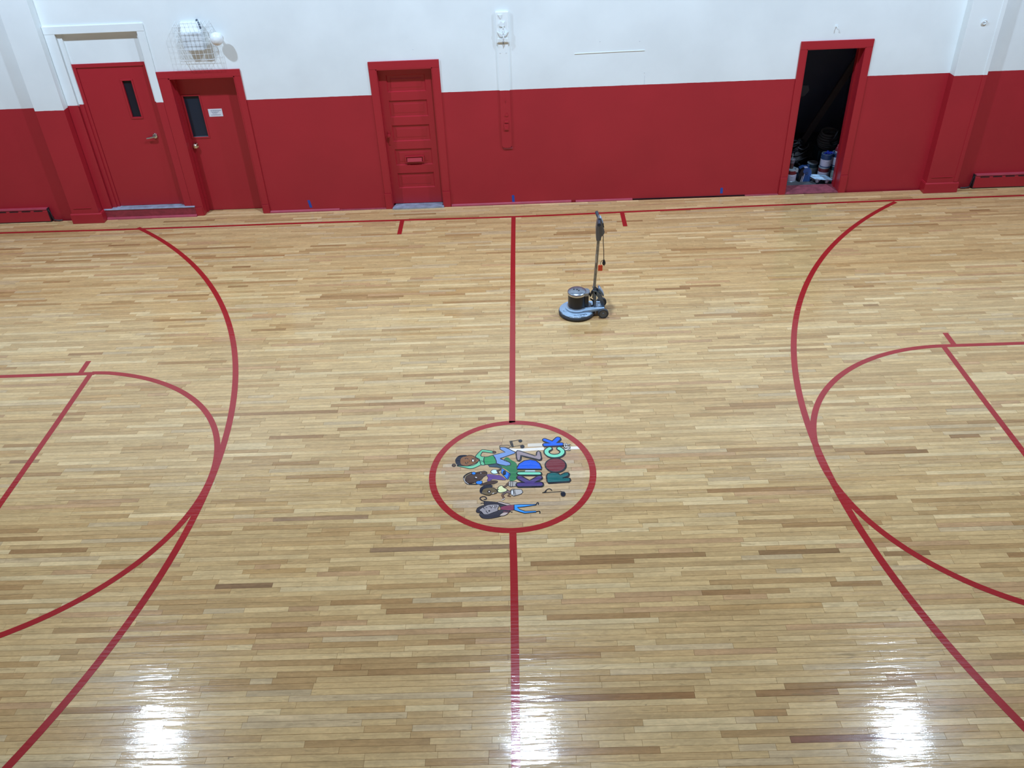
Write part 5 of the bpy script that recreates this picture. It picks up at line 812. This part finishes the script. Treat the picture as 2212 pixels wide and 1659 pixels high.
# yoke
WX = BX + .298
mb = MB()
for s in (-1, 1):
    y_ = BY + s * .045
    mb.prism([(WX - .01, .10), (WX + .028, .085), (WX + .0, .19), (WX - .035, .275), (WX - .085, .325), (WX - .12, .32), (WX - .085, .27), (WX - .04, .19)], y_ - .006, y_ + .006)
    mb.prism([(WX - .105, .095), (WX - .08, .095), (WX - .075, .30), (WX - .105, .30)], y_ - .006, y_ + .006)
mb.prism([(WX - .055, .318), (WX - .02, .268), (WX + .0, .235), (WX + .012, .25), (WX - .02, .30), (WX - .045, .33)], BY - .05, BY + .05)
yoke = mb.obj('yoke', M['castgrey'], fb)
mb = MB(); mb.bbox(WX - .05, WX + .004, BY - .035, BY + .035, .252, .262, .003); mb.prism([(WX - .05, .336), (WX - .015, .285), (WX + .004, .252), (WX + .010, .262), (WX - .012, .30), (WX - .04, .345)], BY - .038, BY + .038); mb.obj('yoke_cover', M['bluegrey'], yoke)
mb = MB(); mb.tube([(WX - .075, BY - .02, .325), (WX - .105, BY - .03, .325), (WX - .125, BY - .03, .30), (WX - .14, BY - .03, .255), (WX - .142, BY - .03, .235)], [.010, .011, .012, .012, .009], 10); mb.obj('release_lever', M['black'], fb, True)
mb = MB(); mb.lathe([(.007, -.13), (.007, .13)], (WX, BY, .062), 'y', 10); mb.obj('axle', M['steel'], fb)
for s in (-1, 1):
    w = MB(); w.lathe([(.0, -.013), (.042, -.013), (.042, -.0165), (.056, -.0165), (.0615, -.010), (.0615, .010), (.056, .0165), (.042, .0165), (.042, .013), (.0, .013)], (WX, BY + s * .132, .0615), 'y', 36, mats=[1, 1, 0, 0, 0, 0, 0, 1, 1])
    w.lathe([(.014, -.022), (.012, .022)], (WX, BY + s * .132, .0615), 'y', 14, mi=1); w.obj('wheel', [M['rubber'], M['hub']], fb, True)
# handle
HX0, HX1 = BX + .198, BX + .235
def hx(z): return HX0 + (HX1 - HX0) * (z - .30) / .65
mb = MB(); mb.tube([(hx(.20), BY, .20), (hx(.5), BY, .5), (hx(.96), BY, .96)], .0165, 18); tube = mb.obj('handle_tube', M['tube'], fb, True)
mb = MB(); mb.bbox(hx(.7) - .018, hx(.7) + .0, BY - .0185, BY - .012, .66, .76, .002); mb.obj('label_strip', M['steel'], tube)
mb = MB(); z0 = .945; xh = hx(.95)
mb.prism([(xh - .026, z0), (xh + .022, z0), (xh + .028, z0 + .045), (xh + .055, z0 + .075), (xh + .062, z0 + .105), (xh + .052, z0 + .135), (xh + .046, z0 + .165), (xh + .034, z0 + .21), (xh + .018, z0 + .262), (xh - .008, z0 + .272), (xh - .022, z0 + .22), (xh - .032, z0 + .14), (xh - .030, z0 + .06)], BY - .040, BY + .040)
head = mb.obj('handle_head', M['handle'], fb)
mb = MB(); mb.prism([(xh + .012, z0 + .265), (xh + .036, z0 + .205), (xh + .046, z0 + .207), (xh + .020, z0 + .270)], BY - .034, BY + .034); mb.obj('switch_plate', M['bluegrey'], head)
mb = MB(); mb.prism([(xh + .030, z0 + .20), (xh + .046, z0 + .155), (xh + .058, z0 + .150), (xh + .048, z0 + .205)], BY - .03, BY + .03); mb.obj('switch_trigger', M['black'], head)
for s in (-1, 1):
    mb = MB(); mb.tube([(xh + .002, BY + s * .03, z0 + .235), (xh - .006, BY + s * .09, z0 + .245), (xh - .012, BY + s * .165, z0 + .248)], [.0175, .017, .0185], 14); mb.obj('hand_grip', M['grip'], head, True)
# cord, plug and tag
cx_, cy_ = xh + .052, BY - .02
mb = MB(); cp = catmull([(cx_ - .012, cy_, z0 + .08), (cx_ - .004, cy_ - .012, z0 + .04), (cx_ - .002, cy_ - .016, z0 - .03), (cx_ + .006, cy_ - .018, z0 - .12), (cx_ + .010, cy_ - .018, z0 - .235)], 6); mb.tube(cp, .0042, 8); cord = mb.obj('power_cord', M['black'], fb, True)
mb = MB(); mb.lathe([(.004, .0), (.010, -.012), (.018, -.035), (.019, -.055), (.013, -.068), (.0, -.07)], (cx_ + .012, cy_ - .018, z0 - .235), n=16)
mb.box(cx_ + .004, cx_ + .007, cy_ - .020, cy_ - .016, z0 - .325, z0 - .30); mb.box(cx_ + .017, cx_ + .020, cy_ - .020, cy_ - .016, z0 - .322, z0 - .30); mb.obj('plug', M['black'], cord, True)
mb = MB(); mb.tube(catmull([(cx_ + .008, cy_ - .018, z0 - .24), (cx_ - .018, cy_ - .02, z0 - .255), (cx_ - .026, cy_ - .02, z0 - .285), (cx_ - .026, cy_ - .02, z0 - .305)], 5), .0028, 6); mb.obj('tag_string', M['black'], cord)
mb = MB(); mb.bbox(cx_ - .053, cx_ - .003, cy_ - .026, cy_ - .016, z0 - .375, z0 - .305, .004); mb.bbox(cx_ - .045, cx_ - .037, cy_ - .028, cy_ - .015, z0 - .30 - .01, z0 - .298, .001); mb.bbox(cx_ - .019, cx_ - .011, cy_ - .028, cy_ - .015, z0 - .31, z0 - .298, .001); o = mb.obj('tag', M['orange'], cord); o['label'] = 'small orange tag'
mb = MB(); mb.tube(catmull([(BX + .15, BY - .02, .2), (BX + .185, BY - .03, .175), (BX + .19, BY - .03, .12), (BX + .16, BY - .03, .105)], 5), .009, 8); mb.obj('motor_cable', M['black'], fb, True)


# ================================================================ CLOSET CONTENTS
def can(x, y, z, label, band, body, lid='cansteel', r=.083, h=.19, zb=(.62, .90), rot=0):
    c = thing('paint_can', label, 'paint can', (x, y, z), 'paint cans in the closet')
    mb = MB(); mb.lathe([(r - .004, 0), (r, .003), (r, .010), (r - .002, .012), (r - .002, h - .012), (r, h - .010), (r, h - .003), (r - .004, h)], (x, y, z), n=32); cb = mb.obj('can_body', M['cansteel'] if band != 'canblue' else M['canblue'], c, True)
    mb = MB(); mb.lathe([(r - .0012, .014), (r - .0006, .015), (r - .0006, h * zb[0])], (x, y, z), n=32); mb.obj('label_lower', M[body], c, True)
    mb = MB(); mb.lathe([(r - .0006, h * zb[0]), (r - .0004, h * zb[0] + .001), (r - .0004, h * zb[1])], (x, y, z), n=32); mb.obj('label_band', M[band], c, True)
    mb = MB(); mb.lathe([(r - .004, h - .004), (r - .006, h + .002), (r - .014, h + .002), (r - .018, h - .004), (0, h - .004)], (x, y, z), n=32); mb.obj('lid', M[lid], c, True)
    mb = MB(); mb.tube([(x - r - .003, y, z + h * .8), (x - r * .7, y - r * .75, z + h * .52), (x, y - r - .006, z + h * .42), (x + r * .7, y - r * .75, z + h * .52), (x + r + .003, y, z + h * .8)], .0015, 5); mb.obj('bail_handle', M['steel'], c)
    return c


can(4.255, 6.525, 0, 'white paint can with red band under the drink cup, leftmost in the closet', 'canred', 'label')
can(4.755, 6.56, 0, 'white paint can with red band behind the pale blue tray', 'canred', 'label', h=.195)
can(4.765, 6.56, .197, 'navy and white paint can with blue glove on top, upper of its stack', 'canblue', 'label', h=.195, zb=(.60, .95))
can(4.635, 6.74, 0, 'dim pale green paint can standing between the blue jug and the stack', 'canteal', 'palelabel', h=.19, zb=(.66, .95))
can(4.938, 6.60, 0, 'pale green paint can at the closet right side, under another can', 'canteal', 'palelabel', h=.195, zb=(.66, .95))
can(4.938, 6.60, .197, 'navy and white paint can with a red bottle on top, at the right', 'canblue', 'label', h=.195, zb=(.68, .95))
# rag on the left can
mb = MB(); mb.bbox(4.295, 4.335, 6.455, 6.50, .15, .208, .004); o = mb.obj('folded_card', M['cansteel']); o['label'] = 'small folded white card at the rim of the leftmost can'; o['category'] = 'card'
# drink cup
cu = thing('drink_cup', 'plastic cup of brown iced drink with white straw on the leftmost can', 'cup', (4.245, 6.53, .192))
mb = MB(); mb.lathe([(.030, 0), (.034, .05), (.038, .085)], (4.245, 6.53, .192), n=24); mb.obj('cup_body', M['cup'], cu, True)
mb = MB(); mb.lathe([(.038, .085), (.043, .13), (.046, .132), (.046, .140), (.036, .150), (.0, .152)], (4.245, 6.53, .192), n=24); mb.obj('cup_lid', M['cuptop'], cu, True)
mb = MB(); mb.tube([(4.245, 6.53, .30), (4.242, 6.535, .42)], .0035, 8); mb.obj('straw', M['straw'], cu, True)
# blue jug
jx, jy = 4.452, 6.525
jg = thing('jug', 'blue rectangular plastic jug standing between the cans', 'jug', (jx, jy, 0))
mb = MB(); mb.prism([(jx - .085, 0.002), (jx + .085, .002), (jx + .088, .14), (jx + .075, .185), (jx + .045, .205), (jx - .03, .208), (jx - .075, .18), (jx - .088, .13)], jy - .075, jy + .075); mb.obj('jug_body', M['jug'], jg)
mb = MB(); mb.prism([(jx - .088, .0015), (jx - .028, .0015), (jx - .012, .12), (jx - .045, .16), (jx - .03, .212), (jx - .075, .185), (jx - .091, .13)], jy - .0765, jy - .02); mb.obj('jug_side', M['black'], jg)
mb = MB(); mb.prism([(jx - .042, .003), (jx - .03, .003), (jx - .014, .12), (jx - .02, .13)], jy - .078, jy - .076); mb.obj('jug_label', M['label'], jg); mb = MB(); mb.prism([(jx - .062, .004), (jx - .052, .004), (jx - .04, .09), (jx - .045, .10)], jy - .078, jy - .076); mb.obj('jug_label', M['label'], jg); mb = MB(); mb.bbox(jx - .02, jx + .03, jy - .05, jy - .0, .2075, .2115, .001); mb.obj('jug_label', M['label'], jg)
mb = MB(); mb.lathe([(0, -.003), (.022, -.002), (.022, .002)], (jx + .015, jy - .076, .135), 'y', 20); mb.obj('jug_emblem', M['canblue'], jg); mb = MB(); mb.lathe([(.02, .205), (.02, .232), (.0, .234)], (jx + .05, jy + .02, 0), n=16); mb.obj('jug_cap', M['canblue'], jg)
# blue glove
mb = MB()
for k, (dx, dy, dz, rr_) in enumerate(((-.03, -.02, .012, .020), (-.005, -.03, .016, .018), (.02, -.03, .014, .020), (.045, -.02, .018, .022), (.01, .01, .02, .022))):
    mb.lathe([(0, -rr_ * .6), (rr_ * .8, -rr_ * .4), (rr_, 0), (rr_ * .8, rr_ * .5), (0, rr_ * .7)], (4.765 + dx, 6.56 + dy, .394 + dz), n=12)
    mb.tube([(4.765 + dx, 6.56 + dy, .394 + dz), (4.765 + dx * 1.8, 6.56 + dy * 1.8 - .015, .402 + .4 * dz)], [rr_ * .7, rr_ * .45], 10)
o = mb.obj('rubber_glove', M['glove'], None, True); o['label'] = 'crumpled bright blue glove on the navy can'; o['category'] = 'glove'
# red bottle
bt = thing('squeeze_bottle', 'small red bottle on the upper can at the right of the closet', 'bottle', (4.915, 6.58, .392))
mb = MB(); mb.lathe([(.026, 0), (.028, .01), (.030, .05), (.024, .078), (.012, .09), (.010, .1)], (4.915, 6.58, .392), n=20); mb.obj('bottle_body', M['bottle'], bt, True)
mb = MB(); mb.lathe([(.012, .098), (.011, .115), (.004, .128), (0, .13)], (4.915, 6.58, .392), n=14); mb.obj('bottle_cap', M['molding'], bt, True)
mb = MB(); mb.lathe([(.0275, .006), (.0295, .022), (.0290, .024)], (4.915, 6.58, .392), n=20); mb.obj('bottle_label', M['label'], bt, True)
# cup carrier tray
tx, ty = 4.665, 6.385
tr = thing('cup_tray', 'pale blue moulded pulp cup carrier on the doorway sill', 'tray', (tx, ty, .0))
mb = MB(); nx_, ny_ = 22, 16; W_, D_ = .275, .20; vs = []; fs = []
for jy_ in range(ny_ + 1):
    for ix in range(nx_ + 1):
        u, v = ix / nx_ * 2 - 1, jy_ / ny_ * 2 - 1
        z = .062
        for cu_, cv_ in ((-.5, -.5), (.5, -.5), (-.5, .5), (.5, .5)):
            d = math.hypot((u - cu_) * 1.0, (v - cv_)) / .36
            if d < 1: z -= .045 * (1 - d ** 3)
        z += .010 * math.exp(-(u * u + v * v) / .05)
        sk = 1 - .10 * (abs(u) ** 3 * abs(v) ** 3)
        xx, yy = u * W_ / 2 * sk, v * D_ / 2 * sk
        vs.append((tx + xx * .98 + yy * -.25, ty + yy + xx * -.22, z + .008 * (v > .9) + .024))
for jy_ in range(ny_):
    for ix in range(nx_):
        a = jy_ * (nx_ + 1) + ix; fs.append((a, a + 1, a + nx_ + 2, a + nx_ + 1))
mb.add(vs, fs); top = mb.obj('tray_top', M['pulp'], tr, True); sm = top.modifiers.new('thick', 'SOLIDIFY'); sm.thickness = .003
for cu_, cv_ in ((-.5, -.5), (.5, -.5), (-.5, .5), (.5, .5)):
    xx, yy = cu_ * W_ / 2, cv_ * D_ / 2
    mb = MB(); mb.lathe([(.020, .0225), (.022, .026), (.037, .070), (.036, .076)], (tx + xx * .98 - yy * .25, ty + yy - xx * .22, 0), n=18); mb.obj('cup_well', M['pulpleg'], tr, True)
# coil of ribbed hose hanging behind the cans
hs = thing('hose_coil', 'dim grey ribbed hose coiled up behind the stacked cans', 'hose', (4.93, 7.1, .25))
mb = MB()
for k in range(7):
    z = .34 + k * .034; rad = .155 - .012 * abs(k - 2.5)
    mb.tube([(4.915 + rad * math.cos(t * PI / 16), 7.05 + rad * .8 * math.sin(t * PI / 16), z + .03 * math.sin(t * PI / 16)) for t in range(32)], .0165, 8, closed=True)
mb.obj('coil', M['hose'], hs, True)
mb = MB(); mb.bbox(4.76, 5.10, 6.93, 7.2, 0, .30, .02); mb.obj('crate', M['canteal'], hs)
mb = MB(); mb.tube(catmull([(4.86, 6.92, .58), (4.93, 6.90, .62), (5.0, 6.93, .60), (4.95, 6.90, .50), (4.90, 6.905, .44), (4.97, 6.89, .36)], 6), .012, 8); mb.obj('hose_end', M['cable'], hs, True)
# heap of cables
hp = thing('cable_heap', 'dark tangle of cables and sheeting heaped at the back of the closet', 'cables', (4.5, 7.0, 0))
mb = MB(); rr = random.Random(3)
for k in range(16):
    cxx, cyy = rr.uniform(4.38, 4.62), rr.uniform(6.98, 7.2); zz = rr.uniform(.04, .42); p = []
    ph = rr.uniform(0, 6.28); ra = rr.uniform(.06, .17)
    for t in range(9): p.append((cxx + ra * math.cos(ph + t * .7) + rr.uniform(-.02, .02), cyy + ra * .6 * math.sin(ph + t * .7), max(.02, zz + .05 * math.sin(t * 1.3 + ph))))
    mb.tube(catmull(p, 4), rr.uniform(.006, .013), 6)
mb.obj('cable_loops', M['cable'], hp, True)
mb = MB(); n = 12; vs = []; fs = []
for j in range(n + 1):
    for i in range(n + 1):
        u, v = i / n, j / n
        vs.append((4.30 + .40 * u, 6.95 + .35 * v, .02 + .28 * math.sin(PI * u) ** .6 * math.sin(PI * min(1, v * .9 + .1)) ** .5 + rr.uniform(-.03, .03)))
for j in range(n):
    for i in range(n):
        a = j * (n + 1) + i; fs.append((a, a + 1, a + n + 2, a + n + 1))
mb.add(vs, fs); mb.obj('sheeting', M['sheet'], hp, False)
# leaning board and hanging card
bd = MB(); p0, p1 = Vector((4.64, 7.6, .04)), Vector((5.55, 7.75, 1.74)); d = (p1 - p0).normalized(); s_ = d.cross(Vector((0, 1, 0))).normalized() * .05; n_ = d.cross(s_).normalized() * .012
bd.add([tuple(p0 + a * s_ + b * n_) for a, b in ((-1, -1), (1, -1), (1, 1), (-1, 1))] + [tuple(p1 + a * s_ + b * n_) for a, b in ((-1, -1), (1, -1), (1, 1), (-1, 1))], [(0, 1, 2, 3), (7, 6, 5, 4), (0, 4, 5, 1), (1, 5, 6, 2), (2, 6, 7, 3), (3, 7, 4, 0)])
o = bd.obj('leaning_board', M['board']); o['label'] = 'dim wooden board leaning diagonally in the dark closet'; o['category'] = 'board'
mb = MB(); mb.prism([(4.2, 1.20), (4.56, 1.19), (4.59, 1.115), (4.53, 1.03), (4.25, 1.0)], 7.30, 7.315); mb.tube([(4.25, 7.31, 0), (4.25, 7.31, 1.19)], .012, 8); o = mb.obj('hanging_card', M['card']); o['label'] = 'dim angular panel on a thin post at the left of the closet'; o['category'] = 'panel'

# ================================================================ CEILING LIGHTS
proto = None
for i, (lx, ly) in enumerate(LAMPS):
    if proto is None:
        t = thing('ceiling_light', 'x', 'ceiling light', (lx, ly, LAMP_Z), 'round ceiling lights above the court')
        mb = MB(); mb.lathe([(.30, -.03), (.30, .0), (.22, .10), (.08, .16), (.08, .22), (.0, .22)], (lx, ly, LAMP_Z), n=36); mb.obj('lamp_housing', M['housing'], t, True)
        mb = MB(); mb.lathe([(.012, .2), (.012, ROOM_Z - LAMP_Z + .01)], (lx, ly, LAMP_Z), n=10); mb.obj('stem', M['housing'], t)
        ld = bpy.data.lights.new('lamp', 'AREA'); ld.shape = 'DISK'; ld.size = .30; ld.energy = LAMP_POWER; ld.color = LAMP_COLOR
        lo = bpy.data.objects.new('lamp', ld); COL.objects.link(lo); lo.parent = t; lo.location = (0, 0, -.035)
        proto = t
    else:
        t = proto.copy(); COL.objects.link(t); t.location = (lx, ly, LAMP_Z)
        for ch in list(proto.children):
            c = ch.copy(); COL.objects.link(c); c.parent = t
    t['label'] = 'round ceiling light over the %s of the %s' % (('left part', 'middle', 'right part')[i % 3], ('far half of the court', 'near half of the court')[i // 3])
